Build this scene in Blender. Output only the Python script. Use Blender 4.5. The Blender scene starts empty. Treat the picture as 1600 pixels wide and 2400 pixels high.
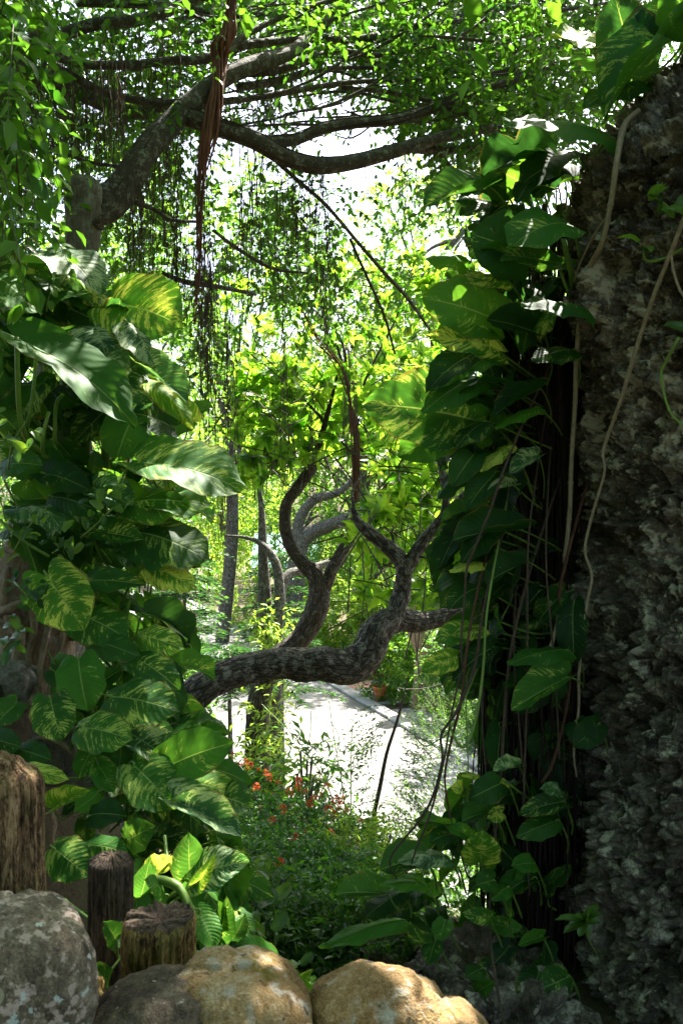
import bpy, math, random
import numpy as np
from mathutils import Vector, Matrix, noise as mnoise

# ---------------------------------------------------------------- camera, sky, sun, exposure
S = bpy.context.scene
COL = S.collection
CAM_Z = 4.6
FPX = 2000.0
cam_data = bpy.data.cameras.new('camera')
cam_data.sensor_fit = 'VERTICAL'
cam_data.sensor_height = 36.0
cam_data.lens = 30.0
cam_data.clip_start = 0.05
cam_data.clip_end = 600
cam_data.dof.use_dof = True
cam_data.dof.focus_distance = 5.5
cam_data.dof.aperture_fstop = 9
cam = bpy.data.objects.new('camera', cam_data)
COL.objects.link(cam)
cam.location = (0, 0, CAM_Z)
cam.rotation_euler = (math.radians(90), 0, 0)
S.camera = cam

SUN_EL, SUN_AZ = math.radians(58), math.radians(24)
world = bpy.data.worlds.new('World')
S.world = world
world.use_nodes = True
wn = world.node_tree.nodes
bgn = wn['Background']
sky = wn.new('ShaderNodeTexSky')
sky.sky_type = 'NISHITA'
sky.sun_disc = False
sky.sun_elevation = SUN_EL
sky.sun_rotation = SUN_AZ
sky.air_density = 1.0
sky.dust_density = 4.0
sky.ozone_density = 1.0
world.node_tree.links.new(sky.outputs[0], bgn.inputs[0])
bgn.inputs[1].default_value = 0.092
sl = bpy.data.lights.new('sun', 'SUN')
sl.energy = 5.0
sl.angle = math.radians(0.5)
sl.color = (1.0, 0.95, 0.86)
sun = bpy.data.objects.new('sun', sl)
COL.objects.link(sun)
SUNV = Vector((math.cos(SUN_EL) * math.sin(SUN_AZ), math.cos(SUN_EL) * math.cos(SUN_AZ), math.sin(SUN_EL)))
sun.rotation_euler = SUNV.to_track_quat('Z', 'Y').to_euler()
sun.location = SUNV * 80
S.view_settings.view_transform = 'Standard'
S.view_settings.look = 'None'
S.view_settings.gamma = 1
S.view_settings.use_curve_mapping = False
S.view_settings.exposure = 2.75
S.cycles.max_bounces = 10
S.cycles.transparent_max_bounces = 8

rng = np.random.default_rng(7)


def P(px, py, d):
    """A point of the place: the direction seen at (px, py) of the photograph at the depth d in metres."""
    return np.array([(px - 800) / FPX * d, d, CAM_Z - (py - 1200) / FPX * d])


def Pn(px, py, d):
    px, py, d = np.broadcast_arrays(np.asarray(px, float), np.asarray(py, float), np.asarray(d, float))
    return np.stack([(px - 800) / FPX * d, d, CAM_Z - (py - 1200) / FPX * d], -1)


def nz(v):
    v = np.asarray(v, float)
    return v / (np.linalg.norm(v, axis=-1, keepdims=True) + 1e-9)


# ---------------------------------------------------------------- noise
def h3(i, j, k, s=0):
    n = (i.astype(np.int64) * 374761393 + j.astype(np.int64) * 668265263 + k.astype(np.int64) * 2147483647 + s * 1274126177) & 0xffffffff
    n = ((n ^ (n >> 13)) * 1274126177) & 0xffffffff
    n = ((n ^ (n >> 16)) * 2246822519) & 0xffffffff
    return ((n ^ (n >> 15)) & 0xffffff) / float(0xffffff)


def vnoise(p, s=0):
    f = np.floor(p)
    i = f.astype(np.int64)
    t = p - f
    t = t * t * (3 - 2 * t)
    r = 0
    for a in (0, 1):
        for b in (0, 1):
            for c in (0, 1):
                w = (t[:, 0] if a else 1 - t[:, 0]) * (t[:, 1] if b else 1 - t[:, 1]) * (t[:, 2] if c else 1 - t[:, 2])
                r = r + w * h3(i[:, 0] + a, i[:, 1] + b, i[:, 2] + c, s)
    return r


def fbm(p, oct=4, s=0, gain=.5):
    r, a, tot = 0, 1.0, 0
    for o in range(oct):
        r = r + a * (vnoise(p * 2 ** o + o * 17.3, s + o) - .5)
        tot += a
        a *= gain
    return r / tot * 2


def worley(p, s=0):
    f = np.floor(p)
    i = f.astype(np.int64)
    d1 = np.full(len(p), 9.0)
    d2 = np.full(len(p), 9.0)
    cid = np.zeros(len(p))
    for a in (-1, 0, 1):
        for b in (-1, 0, 1):
            for c in (-1, 0, 1):
                ia, ib, ic = i[:, 0] + a, i[:, 1] + b, i[:, 2] + c
                q = np.stack([ia + h3(ia, ib, ic, s), ib + h3(ia, ib, ic, s + 1), ic + h3(ia, ib, ic, s + 2)], -1)
                d = np.linalg.norm(p - q, axis=1)
                near = d < d1
                d2 = np.where(near, d1, np.minimum(d2, d))
                cid = np.where(near, h3(ia, ib, ic, s + 3), cid)
                d1 = np.where(near, d, d1)
    return d1, d2, cid


# ---------------------------------------------------------------- meshes
class MB:
    """Collects geometry for one mesh."""
    def __init__(self):
        self.v, self.q, self.t, self.uv, self.r, self.n = [], [], [], [], [], 0

    def add(self, v, quads=None, tris=None, uv=None, rnd=None):
        v = np.asarray(v, float).reshape(-1, 3)
        if quads is not None and len(quads):
            self.q.append(np.asarray(quads, np.int64).reshape(-1, 4) + self.n)
        if tris is not None and len(tris):
            self.t.append(np.asarray(tris, np.int64).reshape(-1, 3) + self.n)
        self.v.append(v)
        self.uv.append(np.zeros((len(v), 2)) if uv is None else np.asarray(uv, float).reshape(-1, 2))
        self.r.append(np.full(len(v), rng.random()) if rnd is None else np.broadcast_to(np.asarray(rnd, float), (len(v),)))
        self.n += len(v)
        return self

    def mesh(self, name, mat, off=(0, 0, 0), smooth=True):
        me = bpy.data.meshes.new(name)
        v = np.concatenate(self.v) - np.asarray(off, float)
        q = np.concatenate(self.q) if self.q else np.zeros((0, 4), np.int64)
        t = np.concatenate(self.t) if self.t else np.zeros((0, 3), np.int64)
        idx = np.concatenate([q.ravel(), t.ravel()])
        tot = np.concatenate([np.full(len(q), 4), np.full(len(t), 3)])
        st = np.concatenate([[0], np.cumsum(tot)[:-1]]) if len(tot) else tot
        me.vertices.add(len(v))
        me.vertices.foreach_set('co', v.ravel().astype(np.float32))
        me.loops.add(len(idx))
        me.loops.foreach_set('vertex_index', idx.astype(np.int32))
        me.polygons.add(len(tot))
        me.polygons.foreach_set('loop_start', st.astype(np.int32))
        uvl = me.uv_layers.new(name='UVMap')
        uvl.data.foreach_set('uv', np.concatenate(self.uv)[idx].ravel().astype(np.float32))
        at = me.attributes.new('rnd', 'FLOAT', 'POINT')
        at.data.foreach_set('value', np.concatenate(self.r).astype(np.float32))
        me.update(calc_edges=True)
        me.polygons.foreach_set('use_smooth', np.full(len(tot), bool(smooth)))
        me.materials.append(mat)
        return me

    def build(self, name, mat, parent=None, smooth=True, kind=None):
        off = np.array(root_loc(parent)) if parent else np.zeros(3)
        o = bpy.data.objects.new(name, self.mesh(name, mat, off, smooth))
        COL.objects.link(o)
        if parent:
            o.parent = parent
        if kind:
            o['kind'] = kind
        return o


def root_loc(o):
    l = Vector((0, 0, 0))
    while o:
        l += o.location
        o = o.parent
    return l


def thing(name, label, cat, loc=(0, 0, 0), group=None):
    o = bpy.data.objects.new(name, None)
    o.empty_display_size = .1
    o.location = loc
    COL.objects.link(o)
    return tag(o, label, cat, group)


def tag(o, label, cat, group=None):
    o['label'] = label
    o['category'] = cat
    if group:
        o['group'] = group
    return o


def catmull(pts, n):
    """Smooth curve through pts (rows may hold extra columns such as radius); n samples per span."""
    p = np.asarray(pts, float)
    p = np.vstack([2 * p[0] - p[1], p, 2 * p[-1] - p[-2]])
    out = []
    t = np.linspace(0, 1, n, endpoint=False)[:, None]
    for i in range(1, len(p) - 2):
        a, b, c, d = p[i - 1], p[i], p[i + 1], p[i + 2]
        out.append(.5 * ((2 * b) + (c - a) * t + (2 * a - 5 * b + 4 * c - d) * t ** 2 + (3 * b - a - 3 * c + d) * t ** 3))
    out.append(p[-2][None])
    return np.vstack(out)


def tube(mb, path, rad, sides=8, rough=0.0, rscale=6.0, stretch=.35, cap=True, seed=0, rnd=None, ridge=0.0):
    path = np.asarray(path, float)
    n = len(path)
    rad = np.broadcast_to(np.asarray(rad, float), (n,)).copy()
    tan = nz(np.gradient(path, axis=0))
    up = np.array([0, 0, 1.0]) if abs(tan[0][2]) < .9 else np.array([1.0, 0, 0])
    X = np.zeros((n, 3))
    x = nz(np.cross(up, tan[0]))
    for i in range(n):
        x = nz(x - tan[i] * np.dot(x, tan[i]))
        X[i] = x
    Y = np.cross(tan, X)
    a = np.linspace(0, 2 * math.pi, sides + 1)
    ln = np.concatenate([[0], np.cumsum(np.linalg.norm(np.diff(path, axis=0), axis=1))])
    c, s = np.cos(a)[None, :, None], np.sin(a)[None, :, None]
    dirs = X[:, None] * c + Y[:, None] * s
    rr = np.repeat(rad[:, None], sides + 1, 1)
    if rough > 0:
        q = np.stack([np.cos(a)[None] * rad[:, None] * rscale + seed * 3.1, np.sin(a)[None] * rad[:, None] * rscale + 0 * ln[:, None], np.repeat(ln[:, None] * rscale * stretch, sides + 1, 1)], -1).reshape(-1, 3)
        d = fbm(q, 3, seed) * rough
        d += fbm(q * .35 + 9, 2, seed + 5) * rough * 1.2
        if ridge > 0:
            d1, d2, _ = worley(q * np.array([1.6, 1.6, .8]) + 3, seed)
            d -= ridge * np.exp(-((d2 - d1) / .12) ** 2)
            kr = np.random.default_rng(seed + 1000)
            LL = np.repeat(ln[:, None], sides + 1, 1).ravel()
            AA = np.tile(a, n)
            RA = np.repeat(rad, sides + 1)
            for _ in range(max(3, int(ln[-1] * 4))):
                kl, ka, ks, kh = kr.uniform(0, ln[-1]), kr.uniform(0, 6.28), kr.uniform(.025, .06), kr.uniform(.12, .32)
                da = np.abs((AA - ka + math.pi) % (2 * math.pi) - math.pi) * RA
                rr_ = np.hypot(LL - kl, da) / ks
                d += kh * (np.exp(-rr_ ** 2) - .9 * np.exp(-(rr_ / .4) ** 2))
        rr = rr * (1 + d.reshape(n, sides + 1))
        rr[:, -1] = rr[:, 0]
    v = path[:, None] + dirs * rr[..., None]
    u = a[None] / (2 * math.pi) * (2 * math.pi * rad.mean())
    uv = np.stack([np.repeat(u, n, 0), np.repeat(ln[:, None], sides + 1, 1)], -1)
    i, j = np.meshgrid(np.arange(n - 1), np.arange(sides), indexing='ij')
    b = (i * (sides + 1) + j).ravel()
    quads = np.stack([b, b + 1, b + sides + 2, b + sides + 1], -1)
    v = v.reshape(-1, 3)
    tris = None
    uv = uv.reshape(-1, 2)
    if cap:
        k = len(v)
        v = np.vstack([v, path[0], path[-1] + tan[-1] * rad[-1] * .3])
        uv = np.vstack([uv, uv[0], uv[-1]])
        e = (n - 1) * (sides + 1)
        tris = [[k, m + 1, m] for m in range(sides)] + [[k + 1, e + m, e + m + 1] for m in range(sides)]
    mb.add(v, quads, tris, uv, rnd)


def limb(mb, spec, sides=12, step=.05, rough=.12, seed=0, ridge=0.0, rscale=9, stretch=.35, cap=True):
    """spec rows: px, py, width in px, depth."""
    s = np.asarray(spec, float)
    pts = np.column_stack([Pn(s[:, 0], s[:, 1], s[:, 3]), s[:, 2] / FPX * s[:, 3] / 2])
    ln = np.linalg.norm(np.diff(pts[:, :3], axis=0), axis=1).mean()
    c = catmull(pts, max(2, int(ln / step)))
    tube(mb, c[:, :3], np.maximum(c[:, 3], .002), sides, rough, rscale, stretch, cap, seed, ridge=ridge)
    return c


def strands(mb, starts, lens, rad=.003, wob=.03, seg=8, sides=3, lean=None):
    """Many thin hanging threads at once."""
    m = len(starts)
    t = np.linspace(0, 1, seg)[None, :, None]
    p = starts[:, None] + np.array([0, 0, -1.0]) * t * lens[:, None, None]
    w = np.cumsum(rng.normal(0, 1, (m, seg, 3)) * np.array([1, 1, .15]), 1)
    w -= w[:, :1]
    p = p + w * wob * (lens[:, None, None] / seg) ** .5
    if lean is not None:
        p = p + lean[:, None] * t ** 1.5 * lens[:, None, None]
    r = (np.broadcast_to(np.asarray(rad, float), (m,)))[:, None] * np.linspace(1, .55, seg)[None]
    a = np.arange(sides) / sides * 2 * math.pi
    ring = np.stack([np.cos(a), np.sin(a), 0 * a], -1)
    v = p[:, :, None] + ring[None, None] * r[:, :, None, None]
    i, j = np.meshgrid(np.arange(seg - 1), np.arange(sides), indexing='ij')
    j2 = (j + 1) % sides
    f = np.stack([i * sides + j, i * sides + j2, (i + 1) * sides + j2, (i + 1) * sides + j], -1).reshape(-1, 4)
    f = (f[None] + (np.arange(m) * seg * sides)[:, None, None]).reshape(-1, 4)
    mb.add(v.reshape(-1, 3), f, rnd=np.repeat(rng.random(m), seg * sides))


# leaf templates: verts (x, y, z) and triangles; base at the origin, tip at (0, 1, 0)
LO = (np.array([[0, 0, 0], [-.5, .45, .1], [.5, .45, .1], [0, 1, -.05]]), np.array([[0, 3, 1], [0, 2, 3]]))
MID = (np.array([[0, 0, 0], [0, .5, 0], [0, 1, -.12], [-.46, .32, .1], [-.4, .64, .06], [.46, .32, .1], [.4, .64, .06]]),
       np.array([[0, 1, 3], [3, 1, 4], [4, 1, 2], [0, 5, 1], [5, 6, 1], [6, 2, 1]]))


def leaves(mb, pos, d, nrm, ln, wd, tmpl=LO, rnd=None):
    tv, tf = tmpl
    m = len(pos)
    d = nz(d)
    x = nz(np.cross(d, nrm))
    n = np.cross(x, d)
    ln = np.broadcast_to(np.asarray(ln, float), (m,))[:, None, None]
    wd = np.broadcast_to(np.asarray(wd, float), (m,))[:, None, None]
    v = pos[:, None] + x[:, None] * tv[None, :, :1] * wd + d[:, None] * tv[None, :, 1:2] * ln + n[:, None] * tv[None, :, 2:] * ln
    f = (tf[None] + (np.arange(m) * len(tv))[:, None, None]).reshape(-1, 3)
    r = rng.random(m) if rnd is None else np.broadcast_to(rnd, (m,))
    uv = np.stack([tv[:, 0] + .5, tv[:, 1]], -1)
    mb.add(v.reshape(-1, 3), None, f, np.tile(uv, (m, 1)), np.repeat(r, len(tv)))


UP = np.array([0, 0, 1.0])


def rdir(m, zb=0.0):
    v = rng.normal(0, 1, (m, 3))
    v[:, 2] += zb
    return nz(v)


def sprays(mb, base, d, n=9, L=.35, ll=.07, lw=.035, droop=.5, tmpl=LO, twigs=None, jit=.35, fall=.35, tr=.003):
    """Twigs with leaves set left and right along them."""
    m = len(base)
    d = nz(d)
    Ls = L * (.6 + .8 * rng.random(m))
    side = nz(np.cross(d, UP) + rng.normal(0, .15, (m, 3)))
    t = np.linspace(.12, 1, n)
    pos = base[:, None] + d[:, None] * (t[None, :, None] * Ls[:, None, None]) - UP * (t[None, :, None] ** 2 * Ls[:, None, None] * droop)
    sg = np.where(np.arange(n) % 2, 1.0, -1.0)
    ld = d[:, None] * .55 + side[:, None] * sg[None, :, None] * (1 - .5 * t[None, :, None]) + rng.normal(0, jit, (m, n, 3)) - UP * fall
    nr = nz(UP * .8 + rng.normal(0, .45, (m, n, 3)))
    k = m * n
    l = ll * (.6 + .7 * rng.random(k))
    rn = np.clip(np.repeat(rng.random(m), n) * .55 + rng.random(k) * .45, 0, 1)
    leaves(mb, pos.reshape(k, 3), ld.reshape(k, 3), nr.reshape(k, 3), l, l * lw / ll, tmpl, rn)
    if twigs is not None:
        tp = np.stack([base + d * (q * Ls[:, None]) - UP * (q * q * Ls[:, None] * droop) for q in (0, .35, .7, 1)], 1)
        threads(twigs, tp, tr)


def threads(mb, p, r):
    """3-sided tubes along the given point rows (m, seg, 3)."""
    m, seg = p.shape[:2]
    tn = nz(np.gradient(p, axis=1))
    x = nz(np.cross(tn, np.array([.31, .52, .79])))
    y = np.cross(tn, x)
    a = np.arange(3) / 3 * 2 * math.pi
    rr = (np.broadcast_to(np.asarray(r, float), (m,))[:, None] * np.linspace(1, .4, seg)[None])[:, :, None, None]
    v = p[:, :, None] + (x[:, :, None] * np.cos(a)[None, None, :, None] + y[:, :, None] * np.sin(a)[None, None, :, None]) * rr
    i, j = np.meshgrid(np.arange(seg - 1), np.arange(3), indexing='ij')
    j2 = (j + 1) % 3
    f = np.stack([i * 3 + j, i * 3 + j2, (i + 1) * 3 + j2, (i + 1) * 3 + j], -1).reshape(-1, 4)
    f = (f[None] + (np.arange(m) * seg * 3)[:, None, None]).reshape(-1, 4)
    mb.add(v.reshape(-1, 3), f, rnd=np.repeat(rng.random(m), seg * 3))


def whorls(mb, base, d, n=7, ll=.15, lw=.06, tmpl=MID, spread=.9):
    """Rosettes of leaves at twig ends."""
    m = len(base)
    d = nz(d)
    x = nz(np.cross(d, np.array([.3, .9, .2])))
    y = np.cross(d, x)
    a = (np.arange(n) / n * 2 * math.pi)[None] + rng.random((m, 1)) * 6 + rng.normal(0, .2, (m, n))
    e = spread * (.7 + .6 * rng.random((m, n)))
    rad = x[:, None] * np.cos(a)[..., None] + y[:, None] * np.sin(a)[..., None]
    ld = d[:, None] * np.cos(e)[..., None] + rad * np.sin(e)[..., None] - UP * .25
    nr = d[:, None] - rad * .3 + rng.normal(0, .2, (m, n, 3))
    k = m * n
    l = ll * (.65 + .6 * rng.random(k))
    rn = np.clip(np.repeat(rng.random(m), n) * .6 + rng.random(k) * .4, 0, 1)
    leaves(mb, np.repeat(base, n, 0), ld.reshape(k, 3), nr.reshape(k, 3), l, l * lw / ll, tmpl, rn)


# ---------------------------------------------------------------- materials
class NT:
    def __init__(self, name):
        self.m = bpy.data.materials.new(name)
        self.m.use_nodes = True
        self.t = self.m.node_tree
        self.t.nodes.clear()
        self.out = self.t.nodes.new('ShaderNodeOutputMaterial')

    def n(self, kind, **kw):
        o = self.t.nodes.new('ShaderNode' + kind)
        for k, v in kw.items():
            if k.startswith('i_'):
                key = k[2:]
                key = int(key) if key.isdigit() else key.replace('_', ' ')
                if hasattr(v, 'node'):
                    self.t.links.new(v, o.inputs[key])
                else:
                    o.inputs[key].default_value = v
            else:
                setattr(o, k, v)
        return o

    def l(self, a, b):
        self.t.links.new(a, b)

    def math(self, op, a, b=None, c=None):
        o = self.n('Math', operation=op)
        for i, v in enumerate((a, b, c)):
            if v is None:
                continue
            if hasattr(v, 'node'):
                self.l(v, o.inputs[i])
            else:
                o.inputs[i].default_value = v
        return o.outputs[0]

    def ramp(self, f, stops):
        o = self.n('ValToRGB')
        e = o.color_ramp.elements
        while len(e) < len(stops):
            e.new(.5)
        for k, (p, c) in enumerate(stops):
            e[k].position = p
            e[k].color = (*c, 1) if len(c) == 3 else c
        self.l(f, o.inputs[0])
        return o.outputs[0]

    def mix(self, f, a, b, kind='MIX'):
        o = self.n('Mix', data_type='RGBA', blend_type=kind)
        for s, v in ((0, f), (6, a), (7, b)):
            if hasattr(v, 'node'):
                self.l(v, o.inputs[s])
            else:
                o.inputs[s].default_value = v if s == 0 else (*v, 1) if len(v) == 3 else v
        return o.outputs[2]

    def noise(self, vec, scale, detail=4, rough=.55, dist=0, dim='3D', w=None):
        o = self.n('TexNoise', noise_dimensions=dim)
        if vec is not None:
            self.l(vec, o.inputs['Vector'])
        o.inputs['Scale'].default_value = scale
        o.inputs['Detail'].default_value = detail
        o.inputs['Roughness'].default_value = rough
        o.inputs['Distortion'].default_value = dist
        if w is not None:
            self.l(w, o.inputs['W'])
        return o.outputs['Fac']

    def mapping(self, vec, scale=(1, 1, 1), loc=(0, 0, 0)):
        o = self.n('Mapping')
        self.l(vec, o.inputs[0])
        o.inputs['Scale'].default_value = scale
        o.inputs['Location'].default_value = loc
        return o.outputs[0]

    def bump(self, h, strength=.5, dist=.02):
        o = self.n('Bump')
        o.inputs['Strength'].default_value = strength
        o.inputs['Distance'].default_value = dist
        self.l(h, o.inputs['Height'])
        return o.outputs[0]

    def pbr(self, col, rough=.7, bump=None, spec=.5, done=True):
        o = self.n('BsdfPrincipled')
        for s, v in (('Base Color', col), ('Roughness', rough)):
            if hasattr(v, 'node'):
                self.l(v, o.inputs[s])
            else:
                o.inputs[s].default_value = (*v, 1) if s == 'Base Color' else v
        o.inputs['Specular IOR Level'].default_value = spec
        if bump is not None:
            self.l(bump, o.inputs['Normal'])
        if done:
            self.l(o.outputs[0], self.out.inputs[0])
        return o

    def leafy(self, col, tcol, fac=.45, rough=.4, bump=None, spec=.5):
        p = self.pbr(col, rough, bump, spec, False)
        t = self.n('BsdfTranslucent')
        self.l(tcol, t.inputs[0]) if hasattr(tcol, 'node') else None
        if bump is not None:
            self.l(bump, t.inputs['Normal'])
        m = self.n('MixShader')
        m.inputs[0].default_value = fac
        self.l(p.outputs[0], m.inputs[1])
        self.l(t.outputs[0], m.inputs[2])
        self.l(m.outputs[0], self.out.inputs[0])
        return self.m


def small_leaf(name, dark, light, tdark, tlight, fac=.45, rough=.42, old=None):
    k = NT(name)
    a = k.n('Attribute', attribute_name='rnd').outputs['Fac']
    st = [(0.0, dark), (.8, light)]
    ts = [(0.0, tdark), (.8, tlight)]
    if old:
        st.append((.97, old))
        ts.append((.97, tuple(min(1, c * 3) for c in old)))
    return k.leafy(k.ramp(a, st), k.ramp(a, ts), fac, rough, None, .35)


M = {}
M['fig'] = small_leaf('fig_leaf', (.012, .042, .01), (.035, .09, .016), (.035, .15, .008), (.17, .4, .02), .45, .38)
M['whorl'] = small_leaf('broad_leaf', (.022, .08, .012), (.07, .17, .02), (.13, .42, .012), (.46, .74, .04), .55, .38, (.16, .15, .02))
M['far'] = small_leaf('far_leaf', (.022, .075, .014), (.06, .135, .024), (.07, .27, .014), (.33, .58, .035), .5, .5)
M['lime'] = small_leaf('lime_leaf', (.045, .12, .015), (.1, .17, .025), (.22, .46, .02), (.5, .68, .06), .5, .5)
M['deep'] = small_leaf('deep_leaf', (.012, .045, .016), (.035, .085, .025), (.04, .13, .015), (.13, .3, .03), .4, .4)
M['shrub'] = small_leaf('shrub_leaf', (.014, .05, .014), (.05, .11, .025), (.05, .17, .015), (.22, .45, .04), .4, .4)
M['ixora'] = small_leaf('ixora_leaf', (.01, .045, .008), (.04, .125, .018), (.03, .14, .008), (.16, .42, .025), .4, .35)
M['fine'] = small_leaf('feathery_leaf', (.018, .06, .02), (.05, .12, .025), (.05, .17, .025), (.22, .42, .04), .4, .5)
M['needle'] = small_leaf('needle_leaf', (.012, .045, .018), (.03, .09, .03), (.03, .1, .02), (.1, .25, .04), .3, .4)
M['creeper'] = small_leaf('creeper_leaf', (.025, .07, .03), (.08, .17, .025), (.06, .18, .03), (.3, .5, .03), .4, .35)
M['croton'] = small_leaf('red_leaf', (.10, .012, .02), (.05, .06, .02), (.4, .03, .05), (.2, .3, .05), .4, .4)
M['flame'] = small_leaf('orange_leaf', (.45, .09, .015), (.5, .28, .03), (.8, .2, .02), (.8, .5, .05), .45, .45)
M['petal'] = small_leaf('red_petal', (.5, .025, .012), (.6, .09, .02), (.7, .06, .02), (.75, .14, .03), .3, .5)


def bark(name, dark, mid, light, lichen=.0, sc=1.0, bump=.7, crack=True, stretch=.3, lcol=(.26, .27, .23)):
    k = NT(name)
    uv = k.n('TexCoord').outputs['UV']
    ob = k.n('TexCoord').outputs['Object']
    v = k.mapping(uv, (1, stretch, 1))
    n1 = k.noise(v, 28 * sc, 6, .65, .6)
    n2 = k.noise(ob, 5 * sc, 3)
    n3 = k.noise(ob, 70 * sc, 4, .7)
    n4 = k.noise(ob, 16 * sc, 4, .65)
    vo = k.n('TexVoronoi', feature='DISTANCE_TO_EDGE')
    wv = k.n('VectorMath', operation='ADD')
    wb = k.n('TexNoise')
    k.l(v, wb.inputs['Vector'])
    wb.inputs['Scale'].default_value = 20 * sc
    ws = k.n('VectorMath', operation='SCALE')
    k.l(wb.outputs['Color'], ws.inputs[0])
    ws.inputs['Scale'].default_value = .05 / sc
    k.l(v, wv.inputs[0])
    k.l(ws.outputs[0], wv.inputs[1])
    k.l(wv.outputs[0], vo.inputs['Vector'])
    vo.inputs['Scale'].default_value = 26 * sc
    cr = k.math('MINIMUM', k.math('MULTIPLY', vo.outputs[0], 5.0), 1.0)
    f = k.math('ADD', k.math('MULTIPLY', n1, .7), k.math('MULTIPLY', n2, .3))
    col = k.ramp(f, [(.3, dark), (.52, mid), (.72, light)])
    if crack:
        col = k.mix(k.math('MULTIPLY_ADD', cr, .75, .25), tuple(c * .35 for c in dark), col)
    if lichen > 0:
        lf = k.ramp(k.math('ADD', n4, k.math('MULTIPLY', n3, .6)), [(.92 - lichen * .2, (0, 0, 0)), (1.0 - lichen * .2, (1, 1, 1))])
        col = k.mix(k.math('MULTIPLY', lf, .7), col, lcol)
    h = k.math('ADD', k.math('MULTIPLY', n1, .8), k.math('MULTIPLY', cr, .6 if crack else .05))
    k.pbr(col, .85, k.bump(h, bump, .02), .25)
    return k.m


M['bark_limb'] = bark('limb_bark', (.045, .036, .028), (.10, .082, .062), (.21, .185, .15), .48, 1.2, 1.0, lcol=(.3, .275, .22))
M['bark_fork'] = bark('furrowed_bark', (.035, .026, .02), (.085, .064, .046), (.17, .14, .11), .1, 1.5, .9, stretch=.22)
M['bark_pale'] = bark('pale_bark', (.06, .052, .042), (.13, .115, .095), (.24, .22, .19), .4, 1.3, .9, True)
M['bark_fig'] = bark('smooth_fig_bark', (.03, .024, .018), (.072, .06, .046), (.15, .13, .1), .35, 1.3, .9, False, .6)  # boughs: darkened so their unlit undersides are part of the colour
M['bark_trunk'] = bark('grey_fig_trunk', (.06, .05, .038), (.15, .128, .098), (.28, .25, .2), .45, 1.2, .9, False, .5)  # paler than the boughs, front light on the trunk put into the grey
M['root_mass'] = bark('root_mass_bark', (.07, .045, .026), (.2, .14, .085), (.36, .28, .2), .3, 1.1, 1.0, False, .5)
M['bark_far'] = bark('far_bark', (.06, .05, .04), (.13, .11, .09), (.24, .21, .18), .3, .8, .5)
M['bark_tan'] = bark('tan_bark', (.13, .075, .035), (.27, .165, .08), (.42, .28, .15), .0, .8, .5, False)
M['root_tan'] = bark('root_bark', (.09, .058, .034), (.22, .155, .095), (.36, .27, .18), .1, 1.4, .5, False, .5)
M['vine_tan'] = bark('vine_bark', (.13, .1, .06), (.26, .21, .14), (.38, .32, .23), .0, 2.5, .4, False, .4)
M['vine_dark'] = bark('dark_vine_bark', (.03, .02, .015), (.07, .048, .034), (.13, .09, .06), .0, 2.5, .5, False, .4)
M['vine_red'] = bark('red_vine_bark', (.04, .018, .01), (.09, .04, .024), (.15, .07, .04), .0, 2.0, .7, False, .2)
M['root_red'] = bark('rusty_root', (.09, .03, .02), (.2, .075, .05), (.33, .15, .1), .0, 2.0, .8, False, .12)


def plain(name, c1, c2, sc=20, rough=.7, bump=0.0):
    k = NT(name)
    ob = k.n('TexCoord').outputs['Object']
    n = k.noise(ob, sc, 4)
    a = k.n('Attribute', attribute_name='rnd').outputs['Fac']
    f = k.math('ADD', k.math('MULTIPLY', n, .7), k.math('MULTIPLY', a, .3))
    k.pbr(k.ramp(f, [(.25, c1), (.75, c2)]), rough, k.bump(n, bump, .01) if bump else None, .3)
    return k.m


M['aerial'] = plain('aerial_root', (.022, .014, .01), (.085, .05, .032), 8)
M['curtain'] = plain('shaded_root', (.008, .006, .004), (.035, .022, .014), 8)  # aerial root colour darkened, the gap's shade put into it
M['twig'] = plain('twig', (.035, .028, .02), (.1, .08, .055), 10)
M['green_stem'] = plain('green_stem', (.08, .16, .025), (.2, .3, .06), 12, .45)
M['stalk'] = plain('leaf_stalk', (.06, .14, .02), (.17, .27, .05), 12, .4)
M['concrete'] = plain('paving_concrete', (.125, .122, .117), (.19, .187, .178), 5, .85, .25)
M['kerb'] = plain('kerb_stone', (.2, .195, .19), (.28, .275, .265), 12, .8, .2)
M['redbrick'] = plain('red_paver', (.3, .14, .1), (.42, .22, .17), 9, .85, .2)
M['terracotta'] = plain('terracotta', (.35, .1, .04), (.5, .17, .07), 10, .75, .1)
M['teal'] = plain('teal_roof_sheet', (.05, .15, .13), (.12, .28, .24), 3, .6)
M['hutwood'] = plain('hut_wood', (.12, .07, .04), (.25, .16, .1), 8, .8, .2)
M['soil'] = plain('potting_soil', (.02, .014, .01), (.05, .035, .025), 30, .95, .3)
M['black'] = plain('shade_soil', (.02, .015, .01), (.05, .04, .026), 12, .95, .4)


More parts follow.
